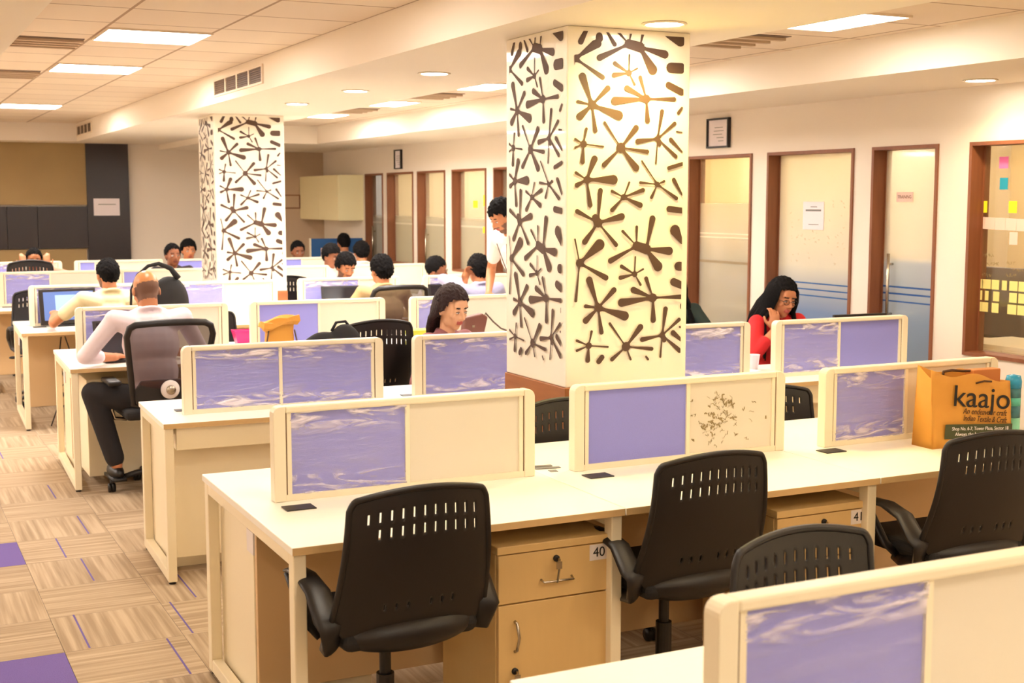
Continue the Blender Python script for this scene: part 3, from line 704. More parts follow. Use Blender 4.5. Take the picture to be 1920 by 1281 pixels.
o = tag(MB().box(1.22, 1.64, 6.22, 6.60, 0, .66).obj('storage_pedestal', 'desk_frame', bevel=.003), 'white storage pedestal under left end of third row', 'pedestal cabinet')
# row 3
R3 = 8.68
def rowdesk(x, y, label, legs=(1, 1), wd=1.13, far=.54): return desk(x, y, label, .58, far, wd, rot=-.035, legs=legs)
rowdesk(1.06, R3, 'desk the bald man works at, fourth row left end'); rowdesk(2.19, R3-.04, 'fourth row desk with the small kraft bag on it', (0, 1)); rowdesk(3.32, R3-.08, 'fourth row desk with brown handbag behind dark haired woman', (0, 1))
partition(1.155, R3, .97, 'desk screen facing the bald man in white shirt', rot=-.035, mid=.46); partition(2.275, R3-.03, .95, 'desk screen behind the small kraft paper bag, violet and white', films=(0, 0), rot=-.035, mid=.5); partition(3.40, R3-.10, 1.0, 'desk screen behind the dark haired woman with plastic on violet part', rot=-.03, mid=.3)
o = tag(MB().box(1.13, 1.5, 8.76, 9.16, 0, .66).obj('storage_pedestal', 'desk_frame', bevel=.003), 'white storage pedestal under far side of bald man desk', 'pedestal cabinet')
o = tag(MB().box(1.15, 1.5, 8.25, 8.6, .06, .66).obj('storage_pedestal', 'desk_frame', bevel=.003), 'white storage pedestal under near side of bald man desk', 'pedestal cabinet')
# row 4
R4 = 11.03
rowdesk(1.02, R4, 'desk of the man in cream shirt, fifth row left end', far=.5); rowdesk(2.15, R4-.03, 'fifth row desk in front of the far column', (0, 1), far=.47); rowdesk(3.28, R4-.06, 'fifth row desk of the man in khaki shirt', (0, 1), 1.1); rowdesk(4.38, R4-.08, 'fifth row desk of the man in pale blue shirt', (0, 1), 1.1)
partition(1.12, R4, .98, 'desk screen in front of the man in cream shirt, behind a monitor', rot=-.02, mid=.9); partition(2.2, R4-.03, .93, 'desk screen standing before the far patterned column, violet and white', rot=-.02, mid=.5); partition(3.32, R4-.03, .93, 'desk screen before the man in khaki shirt, plastic on violet part', rot=-.03, mid=.6); partition(4.48, R4-.06, .98, 'desk screen in front of the man in pale blue shirt', rot=-.03, mid=.4)
# row 5
R5 = 13.2
rowdesk(.98, R5, 'sixth row desk at the left edge of the photo'); rowdesk(2.11, R5-.04, 'sixth row desk behind the black backpack', (0, 1)); rowdesk(3.24, R5-.08, 'sixth row desk right of the far column', (0, 1)); rowdesk(4.37, R5-.12, 'sixth row desk of the two men in white', (0, 1))
partition(1.08, R5, .99, 'long low screen at far left with crinkled violet half', rot=-.02, mid=.46); partition(2.16, R5-.03, 1.0, 'far screen between the cream shirt man and far column', films=(0, 0), rot=-.03, mid=.2); partition(3.3, R5-.06, 1.0, 'plain white screen just right of the far column', ('w','w'), (0, 0), rot=-.03); partition(4.42, R5-.1, .95, 'far screen behind the group of men in the centre', ('w','w'), (0, 0), rot=-.03)
# row 6
R6 = 15.35
rowdesk(.9, R6, 'last row desk at far left'); rowdesk(2.03, R6-.05, 'last row desk before the white back wall', (0, 1)); rowdesk(3.16, R6-.1, 'last row desk behind the far column', (0, 1)); rowdesk(4.29, R6-.2, 'last row desk at the far right', (0, 1))
partition(.95, R6, .97, 'last row screen at far left by the olive board', rot=-.03, mid=.5); partition(2.05, R6-.04, .97, 'last row screen left of the two distant men', films=(0, 0), rot=-.04, mid=.2); partition(3.1, R6-.12, .95, 'last row screen by the distant men beside far column', films=(0, 0), rot=-.04, mid=.42); partition(4.2, R6-.3, .95, 'last row screen right of far column, half violet half white', films=(0, 0), rot=-.04, mid=.4)
# ---- second half: chairs, people, things on desks
# ------------------------------------------------------------------ chairs
def chair_base(t):
    MB().lathe([(.028,.12),(.028,.30),(.018,.30),(.018,.43)][::1], n=16).obj('gas_column', 'black_plastic', t, smooth=False)
    b = MB().box(-.09, .09, -.12, .12, .425, .45).box(-.05, .05, -.09, .09, .40, .43); b.obj('tilt_mechanism', 'black_plastic', t, bevel=.006)
    MB().tube([(.05,.02,.42),(.16,.02,.415),(.24,.0,.405)], [.006,.006,.006], 8).ell((.262,-.003,.402), (.035,.014,.012)).obj('lever', 'black_plastic', t, smooth=True)
    b = MB()
    for k in range(5):
        a = PI/2+2*PI*k/5+.3; c, s = math.cos(a), math.sin(a)
        b.tube([(c*.02,s*.02,.125),(c*.16,s*.16,.105),(c*.29,s*.29,.075)], [.034,.026,.018], 8, flat=.7)
    b.lathe([(.04,.09),(.045,.10),(.045,.13),(.034,.15)], n=16); b.obj('star_base', 'black_plastic', t, smooth=True)
    for k in range(5):
        a = PI/2+2*PI*k/5+.3; c, s = math.cos(a)*.29, math.sin(a)*.29; q = MB()
        for sgn in (-1, 1): q.lathe([(.006,-.011),(.026,-.011),(.028,0),(.026,.011),(.006,.011)], (c+sgn*.0, s, .028), 14, axis='x') if sgn == 1 else q.lathe([(.008,-.03),(.026,-.03),(.028,-.022),(.026,-.014),(.008,-.014)], (c, s, .028), 14, axis='x')
        q.tube([(c-.01,s,.03),(c-.01,s,.08)], .010, 8).obj('caster', 'black_plastic', t, smooth=True)
def arm(t, sgn, pad='black_plastic'):
    top = .645; b = MB()
    path = [(.262,.12,top-.012),(.262,.06,top+.003),(.262,-.02,top+.005),(.26,-.11,top-.02),(.255,-.17,top-.09),(.25,-.195,.54),(.24,-.17,.47),(.22,-.06,.445),(.18,.03,.44)]
    w_ = [.022,.032,.036,.04,.044,.044,.034,.024,.02]
    b.tube([(sgn*x, y, z) for x, y, z in path], w_, 12, flat=.36, up=(0, 0, 1))
    b.tube([(sgn*.27,.09,top-.01),(sgn*.266,.05,.58),(sgn*.25,.0,.50),(sgn*.22,-.03,.46)], [.022,.02,.02,.018], 10, flat=.5)
    o = b.obj('armrest', pad, t, smooth=True)
    MB().tube([(sgn*(x+.030 if i < 6 else x+.02), y, z-.004) for i, (x, y, z) in enumerate(path[3:7])], .0025, 6).obj('trim_line', 'grey_trim', o, smooth=True)
def black_chair(name, label, loc, rotz):
    t = thing(name, label, 'office chair', loc, rotz, 'black office chairs with slotted backs'); H = .94
    nx, nz = 66, 44; vs = []; fs = []
    for j in range(nz+1):
        v = j/nz
        for i in range(nx+1):
            u = i/nx*2-1
            zt = H-.030*u*u-(max(0, abs(u)-.90)/.10)**2*.025
            zb = .485+.01*u*u+(max(0, abs(u)-.8)/.2)**2*.05
            z = zb+(zt-zb)*v
            hw = .248-.030*v
            x = u*hw
            y = -.215-.065*v-.025*math.sin(v*PI*.9)+.032*u*u
            vs.append((x, y, z))
    for j in range(nz):
        for i in range(nx):
            hole = (i >= 8 and i <= 58 and (i-8) % 5 == 0) and (j in (36, 37, 38) or (j in (31, 32, 33) and 8 < i) or (j in (9, 10) and 14 < i < 52 and i != 33))
            if not hole: fs.append((j*(nx+1)+i, j*(nx+1)+i+1, (j+1)*(nx+1)+i+1, (j+1)*(nx+1)+i))
    b = MB(); b.add(vs, fs); o = b.obj('backrest', 'black_plastic', t, smooth=True)
    s = o.modifiers.new('solid', 'SOLIDIFY'); s.thickness = .006; s.offset = 0
    rim = [vs[j*(nx+1)] for j in range(0, nz+1)]+[vs[nz*(nx+1)+i] for i in range(1, nx+1)]+[vs[j*(nx+1)+nx] for j in range(nz-1, -1, -1)]
    MB().tube(rim, .010, 8).obj('backrest_rim', 'black_plastic', t, smooth=True)
    MB().box(-.22, .22, -.215, .23, .455, .515).obj('seat', 'black_soft', t, bevel=.03, segs=4)
    MB().ell((0,-.17,.492), (.215,.085,.062), nu=28, nv=16).obj('seat_back_shell', 'black_plastic', t, smooth=True)
    arm(t, 1); arm(t, -1); chair_base(t)
    return t
ch = black_chair('office_chair', 'black office chair in front of the pedestal numbered 40', (1.375, 3.70, 0), .06)
CH = [((2.42,3.74,0),.05,'black office chair between the pedestals numbered 40 and 41',1),
      ((3.56,3.62,0),-.04,'black office chair in front of the brown paper bag at right edge',1),
      ((2.06,2.27,0),PI+.06,'black office chair whose back rises behind the closest desk screen',1.0),
      ((2.64,4.60,0),PI,'black chair seen between two screens before the big column',.965),
      ((3.78,4.72,0),PI-.1,'black chair peeking out right of the scribbled whiteboard',.93),
      ((2.775,7.80,0),.05,'black chair with slots beside the black bag, left of dark haired woman',1.085),
      ((2.18,9.30,0),PI,'black chair behind pink tray in fourth row',1.01),
      ((3.60,12.58,0),.0,'slotted black chair right of the far patterned column',1.085),
      ((1.32,11.82,0),PI,'black chair back left of the monitor in fifth row',1.03),
      ((1.475,14.0,0),PI,'tall black chair back in front of the man at far left',1.2)]
for loc, rz, lab, zs in CH: dup(ch, loc, rz, lab, zs=zs)
# taller-back executive chair of the bald man
def mesh_chair(loc, rotz, label, zs=1.0):
    t = thing('mesh_office_chair', label, 'office chair', loc, rotz, None); H = 1.04
    prof = [(.20,.56),(.215,.70),(.235,.85),(.25,.97)]
    def yy(z): return -.20-.16*((z-.5)/.54)
    loop = [(-x, yy(z), z) for x, z in prof]+[(-.235,yy(1.02),1.02),(-.20,yy(H),H),(-.1,yy(H)-.01,H+.006),(0,yy(H)-.012,H+.008),(.1,yy(H)-.01,H+.006),(.20,yy(H),H),(.235,yy(1.02),1.02)]+[(x, yy(z), z) for x, z in prof[::-1]]+[(.1,yy(.52),.53),(0,yy(.52),.52),(-.1,yy(.52),.53)]
    MB().tube(loop, .021, 10, closed=True, flat=.8).obj('back_frame', 'black_plastic', t, smooth=True)
    nx, nz = 12, 14; vs = []; 
    for j in range(nz+1):
        v = j/nz; z = .54+v*(H-.54)
        hw = .195+.045*min(1, v*1.3) if v < .93 else .215
        for i in range(nx+1): u = i/nx*2-1; vs.append((u*hw, yy(z)-.03*(1-u*u)*math.sin(v*PI), z))
    MB().add(vs, [(j*(nx+1)+i, j*(nx+1)+i+1, (j+1)*(nx+1)+i+1, (j+1)*(nx+1)+i) for j in range(nz) for i in range(nx)]).obj('back_mesh', 'chair_mesh', t, smooth=True)
    MB().prism([(-.19,.56),(.19,.56),(.2,.64),(.16,.70),(-.16,.70),(-.2,.64)], -.262, -.235).obj('lumbar_support', 'black_plastic', t, bevel=.01)
    MB().tube([(0,-.20,.44),(0,-.26,.48),(0,-.26,.60)], .03, 10, flat=.5).obj('spine', 'black_plastic', t, smooth=True)
    MB().box(-.24, .24, -.20, .25, .455, .52).obj('seat', 'black_soft', t, bevel=.03, segs=4)
    for s in (-1, 1):
        o = MB().tube([(s*.2,.0,.44),(s*.27,.0,.45),(s*.285,.0,.50),(s*.285,.0,.66)], .016, 10, flat=.7).obj('arm_post', 'chrome' if s < 0 else 'black_plastic', t, smooth=True)
        MB().box(s*.285-.04, s*.285+.04, -.13, .12, .66, .69).obj('arm_pad', 'black_plastic', t, bevel=.012, segs=3)
    MB().lathe([(.052,0),(.056,-.01),(.05,-.03),(.02,-.034)], (.0,-.285,.645), 24, axis='y').obj('adjusting_knob', 'label_white', t, smooth=True)
    MB().lathe([(.03,-.03),(.026,-.045),(.006,-.046)], (.0,-.285,.645), 20, axis='y').obj('knob_cap', 'chrome', t, smooth=True)
    chair_base(t)
    t.scale = (1, 1, zs)
    return t
mc1 = mesh_chair((1.545, 8.03, 0), .02, 'dark mesh-back office chair the bald man sits in, white knob on back', 1.0)
def dupm(loc, rz, lab, zs=None): return dup(mc1, loc, rz, lab, zs=zs)
dupm((3.83, 10.30, 0), .1, 'mesh-back office chair of the man in khaki shirt')
def pchair(loc, rz, lab): return dup(ch, loc, rz, lab, zs=.98)

# ------------------------------------------------------------------ people
def head_parts(b, M, sc=1.0, fem=False, beard=False):
    def E(c, r, R=None):
        b.ell(c, r, 0, M, 20, 14, R)
    E((0,-.018,.028), (.074,.093,.092)); E((0,.0,.0), (.070,.085,.085)); E((0,.028,-.035), (.056 if fem else .060,.062,.072))
    E((0,.052,-.092), (.024,.024,.022)); E((.036,.02,-.068), (.022,.036,.03)); E((-.036,.02,-.068), (.022,.036,.03))
    for s in (-1, 1):
        E((s*.040,.058,-.022), (.022,.02,.02)); E((s*.079,-.008,-.008), (.009,.019,.032)); E((s*.030,.070,.034), (.026,.016,.011)); E((s*.013,.092,-.030), (.009,.010,.008)); E((s*.030,.070,.004),(.018,.0165,.014))
    b.capsule((0,.083,.018), (0,.106,-.024), .008, .0125, 10, 0, M)
    E((0,.086,-.053), (.022,.010,.0065)); E((0,.084,-.063), (.019,.011,.008)); E((0,.062,.05), (.05,.024,.035))
def hand_parts(b, wrist, d, nrm, side, curl=.5, thumb_out=1):
    d = Vector(d).normalized(); nrm = Vector(nrm); nrm = (nrm-d*nrm.dot(d)).normalized(); sd = d.cross(nrm)*side
    W = Vector(wrist); b.capsule(W-d*.02, W+d*.02, .024, .026)
    R = Matrix((sd, d, nrm)).transposed()
    b.ell(W+d*.055, (.040,.052,.016), R=R); b.ell(W+d*.075, (.038,.03,.015), R=R)
    L = (.070,.080,.074,.058)
    for k in range(4):
        x = (-.030+.020*k); p = W+d*.095+sd*(-x); ang = curl*(.8+.1*k); dd = d; r = .0088-.0006*abs(k-1)
        for seg in range(3):
            l = L[k]*(.45,.32,.23)[seg]; ang2 = ang*(seg+.6)*.7
            dd = (d*math.cos(ang2)-nrm*math.sin(ang2)).normalized(); q = p+dd*l; b.capsule(p, q, r, r*.92, 8); p = q; r *= .92
    p = W+d*.03+sd*.030; q = p+(d*.7+sd*.7-nrm*.25*curl).normalized()*.042; b.capsule(p, q, .013, .0105, 8); b.capsule(q, q+(d*.95+sd*.1-nrm*.4*curl).normalized()*.032, .010, .0085, 8)
def ik(S, T, l1, l2, pole):
    S = Vector(S); T = Vector(T); D = T-S; dist = min(D.length, (l1+l2)*.995); u = D.normalized(); a = (l1*l1-l2*l2+dist*dist)/(2*dist); h = math.sqrt(max(0, l1*l1-a*a))
    pl = Vector(pole); pl = (pl-u*pl.dot(u)).normalized(); return S+u*a+pl*h, S+u*dist
def hair_cap(M, style, m, seed=1):
    nu, nv = (120, 80) if style == 'long' else (72, 48); b = MB(); vs = []; keep = {}
    thick = {'short':.010,'full':.018,'buzz':.005,'long':.020,'fringe':.010}[style]
    for j in range(nv+1):
        a = -PI/2+PI*j/nv
        for i in range(nu):
            t = 2*PI*i/nu; d = Vector((math.cos(a)*math.sin(t), math.cos(a)*math.cos(t), math.sin(a)))
            th = thick*(1+.35*max(0, d.z)); n_ = noise.noise(d*7+Vector((seed, 0, 0)))*(.004 if style == 'long' else .009)*(thick/.012)+(noise.noise(d*16+Vector((seed, 4, 0)))*.005+noise.noise(d*40)*.003)*(.25 if style == 'long' else 1)
            vs.append(Vector((d.x*(.076+th), -.018+d.y*(.094+th), .026+d.z*(.095+th)))+d*n_)
    xs = [0, 40, 58, 72, 90, 108, 125, 180]
    zs = {'short':[.080,.074,.052,.00,.018,-.01,-.058,-.078],'full':[.066,.062,.045,-.01,.016,-.01,-.062,-.085],'buzz':[.082,.076,.055,.0,.02,-.01,-.058,-.075],'long':[.088,.080,.050,-.005,-.035,-.055,-.07,-.08],'fringe':[.3,.3,.3,.05,.035,.03,.02,-.0]}[style]
    def hl(deg):
        for k in range(len(xs)-1):
            if deg <= xs[k+1]: f = (deg-xs[k])/(xs[k+1]-xs[k]); return zs[k]+(zs[k+1]-zs[k])*f
        return zs[-1]
    if style == 'fringe':   # ring of hair around a bald crown: between the nape and the crown limit
        fs = []
        for j in range(nv):
            for i in range(nu):
                q = [j*nu+i, j*nu+(i+1) % nu, (j+1)*nu+(i+1) % nu, (j+1)*nu+i]; c = sum((vs[k] for k in q), Vector())/4
                deg = abs(math.degrees(math.atan2(c.x, c.y+.018)))
                if deg > 78 and -.075 < c.z < (.025 if deg < 120 else .03) and not (deg < 105 and c.z < .012): fs.append(tuple(q))
        for k in range(len(vs)): pass
    else:
        fs = []
        for j in range(nv):
            for i in range(nu):
                q = [j*nu+i, j*nu+(i+1) % nu, (j+1)*nu+(i+1) % nu, (j+1)*nu+i]; c = sum((vs[k] for k in q), Vector())/4
                deg = abs(math.degrees(math.atan2(c.x, c.y+.018)))
                if c.z > hl(deg)+noise.noise(c*60)*(.0 if style == 'long' else .014): fs.append(tuple(q))
    b.add(vs, fs, 0, M); return b
def strands(b, M, paths, r):
    for p in paths: b.tube(p, [r*.6]+[r]*(len(p)-3)+[r*.8, r*.3], 7, M=M, flat=.6)
def person(label, x, y, yaw, top=1.28, lean=.12, hyaw=0, hpitch=.15, hroll=0, skin='skin_mid', hair='short', hairm='hair_black', shirt='shirt_white',
           sleeve='long', LH=(-.2,.36,.80), RH=(.2,.36,.80), stand=False, voxel=.009, fem=False, glasses=False, beard=False, wide=1.0, extra=None, curl=.6,
           handL=None, handR=None, legs=True, hips_y=0, footy=.36, knee=.42, seat=.50, nkup=0, kneeL=None, ankL=None):
    r = thing('person', label, 'person', (x, y, 0), yaw)
    bm_ = MB(); sh = MB(); tr = MB()
    base = .98 if stand else seat
    total = top-base; s = total/.80 if not stand else total/.75
    def up(p):     # torso frame: lean about the hips
        v = Vector(p)*1.0; v = Vector((v.x*s*wide, v.y*s, v.z*s)); v.rotate(Euler((-lean, 0, 0))); return v+Vector((0, hips_y, base))
    hip = up((0,0,.0)); nk = up((0,.0,.545)); hc0 = up((0,.022,.675))+Vector((0,0,nkup))
    ht = hc0
    # sizes: head height about .23
    hs = 1.0*(.98 if fem else 1.0)
    Mh = Matrix.Translation(ht) @ Euler((-hpitch, hroll, hyaw), 'XYZ').to_matrix().to_4x4() @ Matrix.Scale(hs, 4)
    shw = .165 if fem else .185
    SL, SR = up((-shw,.0,.50)), up((shw,.0,.50))
    def torso(b, e):
        Rl = Euler((-lean, 0, 0)).to_matrix()
        b.ell(up((0,0,.02)), (.165+e,.115+e,.12+e), R=Rl); b.ell(up((0,.0,.17)), ((.125 if fem else .145)+e,.10+e,.15+e), R=Rl)
        b.ell(up((0,.0,.34)), ((.145 if fem else .165)+e,.108+e,.16+e), R=Rl)
        if fem: b.ell(up((.06,.075,.34)), (.06+e,.05+e,.06+e)); b.ell(up((-.06,.075,.34)), (.06+e,.05+e,.06+e))
        b.capsule(up((-shw*.5,-.005,.465)), SL, .068+e, .052+e); b.capsule(up((shw*.5,-.005,.465)), SR, .068+e, .052+e)
        b.ell(up((0,-.012,.475)), (.10+e,.072+e,.06+e), R=Rl); b.capsule(up((-.11,-.01,.485)), up((-.025,-.01,.535)), .045+e, .04+e); b.capsule(up((.11,-.01,.485)), up((.025,-.01,.535)), .045+e, .04+e)
    torso(bm_, -.004); torso(sh, .010)
    neck = .046 if fem else .056
    bm_.capsule(up((0,-.004,.50)), Mh @ Vector((0,-.022,-.05)), neck, neck); head_parts(bm_, Mh, fem=fem)
    ends = []
    for sgn, S, T, hd in ((-1, SL, LH, handL), (1, SR, RH, handR)):
        T = Vector(T); el, wr = ik(S, T, .29*s, .25*s, (sgn*.7, -.35, -.6)) if not hd or len(hd) < 3 else ik(S, T, .29*s, .25*s, hd[2])
        bm_.capsule(S, el, .044, .036); bm_.capsule(el, el+(wr-el)*.4, .038, .036); bm_.capsule(el+(wr-el)*.4, wr, .036, .025)
        sh.capsule(S, S+(el-S)*(.62 if sleeve == 'short' else 1), .058, .055 if sleeve == 'short' else .048)
        if sleeve == 'long': sh.capsule(el, wr+(el-wr)*.12, .049, .038)
        elif sleeve == 'rolled': sh.capsule(el, el+(wr-el)*.42, .050, .046)
        elif sleeve == 'three': sh.capsule(el, el+(wr-el)*.55, .048, .044)
        d = hd[0] if hd else (wr-el); n_ = hd[1] if hd else (0, 0, 1)
        hand_parts(bm_, wr, d, n_, -sgn, curl); ends.append((el, wr))
    if legs:
        for sgn in (-1, 1):
            H_ = Vector((sgn*.09, hips_y, base+.0)); 
            if stand: K = Vector((sgn*.10, hips_y+.03, .50)); A = Vector((sgn*.11, hips_y-.01, .09))
            else: K = Vector((sgn*.13, hips_y+knee, base+.03)); A = Vector((sgn*.14, hips_y+footy, .09))
            if sgn < 0 and kneeL: K = Vector(kneeL)
            if sgn < 0 and ankL: A = Vector(ankL)
            bm_.capsule(H_, K, .070, .050); bm_.capsule(K, K+(A-K)*.35, .052, .052); bm_.capsule(K+(A-K)*.35, A, .052, .034); bm_.capsule(A, A+Vector((0,.13,-.05)), .032, .026)
            tr.capsule(H_, K, .092, .072); tr.capsule(K, A+(K-A)*.10, .072, .058)
            zf = A.z-.09; o = MB().ell((A.x, A.y+.06, .045+zf), (.045,.135,.045)).box(A.x-.042, A.x+.042, A.y-.065, A.y+.185, zf, .018+zf).obj('shoe', 'shoe', r, smooth=True)
        tr.ell(Vector((0, hips_y, base)), (.185,.13,.12))
    me = fuse(bm_, voxel, 4, 'person_body')
    mats = [skin, 'lip' if not skin == 'skin_dark' else 'lip_dark', 'brow', 'eye_white', 'iris', 'stubble', 'scalp']
    me.materials.clear()
    for m in mats: me.materials.append(MATS[m])
    Mi = Mh.inverted(); idx = [0]*len(me.polygons)
    for q, p in enumerate(me.polygons):
        c = Mi @ p.center
        if c.length < .16:
            if abs(c.x) < .023 and -.070 < c.z < -.047 and c.y > .076: idx[q] = 1
            elif .012 < abs(c.x) < .046 and .022+abs(c.x)*.1 < c.z < .033+abs(c.x)*.06 and c.y > .05: idx[q] = 2
            elif beard and c.z < -.03 and c.y > -.02 and (c.z < -.072 or abs(c.x) > .045 or (-.047 < c.z < -.037 and abs(c.x) < .03)) and abs(c.x) < .07 and c.z > -.125: idx[q] = 5
            elif hair == 'bald' and c.z > -.01 and (c.z > .0): idx[q] = 6
            if hair == 'bald' and c.y < .01 and -.075 < c.z < (.022 if c.y < -.05 else .012) and not (abs(c.x) > .078): idx[q] = 5
    me.polygons.foreach_set('material_index', idx); me.polygons.foreach_set('use_smooth', [True]*len(me.polygons))
    # eyes join the body mesh
    e = MB()
    for sg in (-1, 1):
        ez = .55 if hpitch > .2 else 1.0; e.ell((sg*.030,.0795,.0025), (.0125,.0095,.0062*ez), 0, Mh, 12, 8); e.ell((sg*.030,.0872,.0018), (.0052,.0028,.0055*ez), 1, Mh, 10, 6)
        e.tube([(sg*.043,.0795,.006),(sg*.036,.087,.0105),(sg*.026,.0885,.0105),(sg*.017,.084,.006)], .0018, 6, 2, True, Mh)
    bm = bmesh.new(); bm.from_mesh(me); em = e.mesh('e', ['eye_white','iris','brow'], True)
    n0 = len(bm.faces); bm.from_mesh(em); bm.faces.ensure_lookup_table()
    for f in bm.faces[n0:]: f.material_index = {0:3, 1:4, 2:4}[f.material_index]
    bm.to_mesh(me); bm.free(); bpy.data.meshes.remove(em)
    me.name = 'body'; o = bpy.data.objects.new('body', me); COL.objects.link(o); o.parent = r
    # open collar
    sh.tube([up((math.sin(a)*.068, -.012+math.cos(a)*.066, .540+.018*(-math.cos(a)))) for a in [2*PI*q/16 for q in range(16)]], .014, 8, closed=True)
    ms = fuse(sh, max(voxel, .009), 3, 'shirt'); ms.materials.clear(); ms.materials.append(MATS[shirt]); ms.polygons.foreach_set('use_smooth', [True]*len(ms.polygons))
    ms.name = 'shirt'; o = bpy.data.objects.new('shirt', ms); COL.objects.link(o); o.parent = r
    if legs:
        mt = fuse(tr, max(voxel, .012), 3, 'trousers'); mt.materials.clear(); mt.materials.append(MATS['trousers']); mt.polygons.foreach_set('use_smooth', [True]*len(mt.polygons)); mt.name = 'trousers'
        o = bpy.data.objects.new('trousers', mt); COL.objects.link(o); o.parent = r
    if hair != 'bald':
        b = hair_cap(Mh, hair, hairm, seed=x*3+y)
        h = b.obj('hair', hairm, r, smooth=True)
        s_ = h.modifiers.new('solid', 'SOLIDIFY'); s_.thickness = .02; s_.offset = -1
    if glasses:
        g = MB()
        for sg in (-1, 1):
            g.tube([(sg*.031+.023*math.cos(a), .097-.003*abs(math.cos(a)), .002+.017*math.sin(a)) for a in [2*PI*q/18 for q in range(18)]], .0018, 6, 0, True, Mh, closed=True)
            g.tube([(sg*.054,.094,.006),(sg*.074,.05,.007),(sg*.083,-.01,.004)], .0016, 6, 0, True, Mh)
        g.tube([(-.009,.100,.004),(.009,.100,.004)], .0016, 6, 0, True, Mh); g.obj('glasses', 'black_plastic', r, smooth=True)
    if extra: extra(r, Mh, up, ends)
    return r
def long_hair(style):
    def f(r, Mh, up, ends):
        b = MB(); rnd = random.Random(9)
        if style == 'down':
            for sg in (-1, 1):
                for k in range(30):
                    t = k/29; a = math.radians(56+t*124)*sg; fw = .10*max(0, 1-t*3.2)
                    x0, y0 = math.sin(a)*.094, -.018+math.cos(a)*.112
                    xo = x0*(1.35+.15*rnd.random())+sg*.01; yo = y0*1.1-.02-.03*t
                    p = [Mh @ Vector((x0*.55,y0*.5,.115)), Mh @ Vector((x0*.95,y0*.95,.06)), Mh @ Vector((x0*1.06,y0*1.04,0)), Mh @ Vector((x0*1.15,yo,-.07)), Mh @ Vector((xo,yo,-.15)), Mh @ Vector((xo*1.1,yo+.01+fw*.7,-.24-.04*rnd.random())), Mh @ Vector((xo*1.0,yo+.02+fw,-.36-.06*rnd.random()))]
                    b.tube(p, [.010,.016,.018,.019,.02,.017,.005], 7, flat=.7)
        else:   # gathered behind the neck
            for k in range(22):
                a = math.radians(95+k*170/21); x0, y0 = math.sin(a)*.092, -.018+math.cos(a)*.108
                b.tube([Mh @ Vector((x0,y0,.04)), Mh @ Vector((x0*.95,y0*1.05,-.03)), Mh @ Vector((x0*.75,-.105+.015*rnd.random(),-.09)), Mh @ Vector((x0*.7-.01,-.115,-.16)), Mh @ Vector((x0*.6-.015,-.11,-.24))], [.012,.018,.02,.02,.012], 7, flat=.7)
        b.obj('long_hair', 'hair_black' if style == 'down' else 'hair_brown', r, smooth=True)
    return f
FAC = PI   # facing the camera side (-Y)
def P(*a, **k): return person(*a, **k)
P('bald man in white shirt and dark trousers, seen from behind at his desk', 1.51, 7.98, .04, top=1.345, lean=.22, hpitch=.45, hyaw=.08, skin='skin_mid', hair='bald', shirt='shirt_pinkwhite', sleeve='rolled',
  LH=(-.17,.30,.79), RH=(.22,.40,.79), voxel=.007, wide=1.12, seat=.56, knee=.30, footy=.20, curl=.5, kneeL=(-.34,.12,.60), ankL=(-.235,.02,.17), handL=((.5,1,0),(0,0,1),(-1,-.35,-.3)))
P('man in cream shirt with dark cropped hair typing at the monitor, seen from behind', 1.66, 10.35, .12, top=1.31, lean=.15, hpitch=.12, hyaw=.1, hair='short', shirt='shirt_cream', sleeve='short', LH=(-.34,.42,.86), RH=(.2,.42,.8), voxel=.008, beard=True, wide=1.08)
P('woman with dark brown hair tied back looking down behind desk screen', 2.94, 7.00, FAC+.32, top=1.225, nkup=.038, wide=.92, LH=(-.12,.3,.80), RH=(.12,.3,.80), lean=.20, hpitch=.27, hyaw=.0, skin='skin_light', hair='long', hairm='hair_brown', shirt='kurta_dusty', sleeve='three', voxel=.0055, fem=True, extra=long_hair('tied'), legs=False)
def bind(r, Mh, up, ends):
    long_hair('down')(r, Mh, up, ends)
P('woman in red top with long black hair and glasses resting chin on hand', 5.26, 6.90, FAC-.02, top=1.25, lean=.16, hpitch=.24, hyaw=.0, hroll=-.10, skin='skin_mid', hair='long', shirt='shirt_red', sleeve='three', voxel=.0055, fem=True, glasses=True, extra=bind,
  LH=(-.28,.34,.79), RH=(.115,.20,.925), handR=((-.1,-.15,1),(.1,.9,.2),(.5,.6,-.8)), legs=False, curl=.9)
P('person in dark green top with long black hair half hidden by big column', 5.03, 7.75, FAC-.4, top=1.27, lean=.1, hair='long', shirt='shirt_green', fem=True, extra=long_hair('down'), voxel=.01, legs=False)
P('man in khaki shirt with thick dark hair seen from behind in the middle', 3.84, 10.22, .05, top=1.29, lean=.12, hpitch=.1, hyaw=.12, hair='full', shirt='shirt_khaki', voxel=.009, LH=(-.2,.34,.8))
P('curly dark haired man facing the camera over a middle desk screen', 4.04, 11.98, FAC+.15, top=1.24, lean=.15, hpitch=.42, hair='full', shirt='shirt_dark', voxel=.007, skin='skin_mid', beard=True)
P('man in white shirt turned to the right behind the curly haired man', 4.50, 13.75, FAC+.45, top=1.255, lean=.05, hpitch=.3, hair='full', shirt='shirt_white', skin='skin_dark', voxel=.009)
P('man in white shirt with back to camera beside the other white shirt', 5.10, 14.28, -.1, top=1.265, lean=.15, hpitch=.25, hair='full', shirt='shirt_white', voxel=.01, wide=1.15)
P('distant man sitting before the blue screen, back of head', 5.58, 16.35, 0, top=1.31, lean=.05, hair='short', shirt='shirt_white', voxel=.011, legs=False)
P('distant man right of the far column looking down', 4.70, 15.62, FAC, top=1.24, lean=.1, hpitch=.2, hair='short', shirt='shirt_dark', voxel=.01, skin='skin_dark', legs=False)
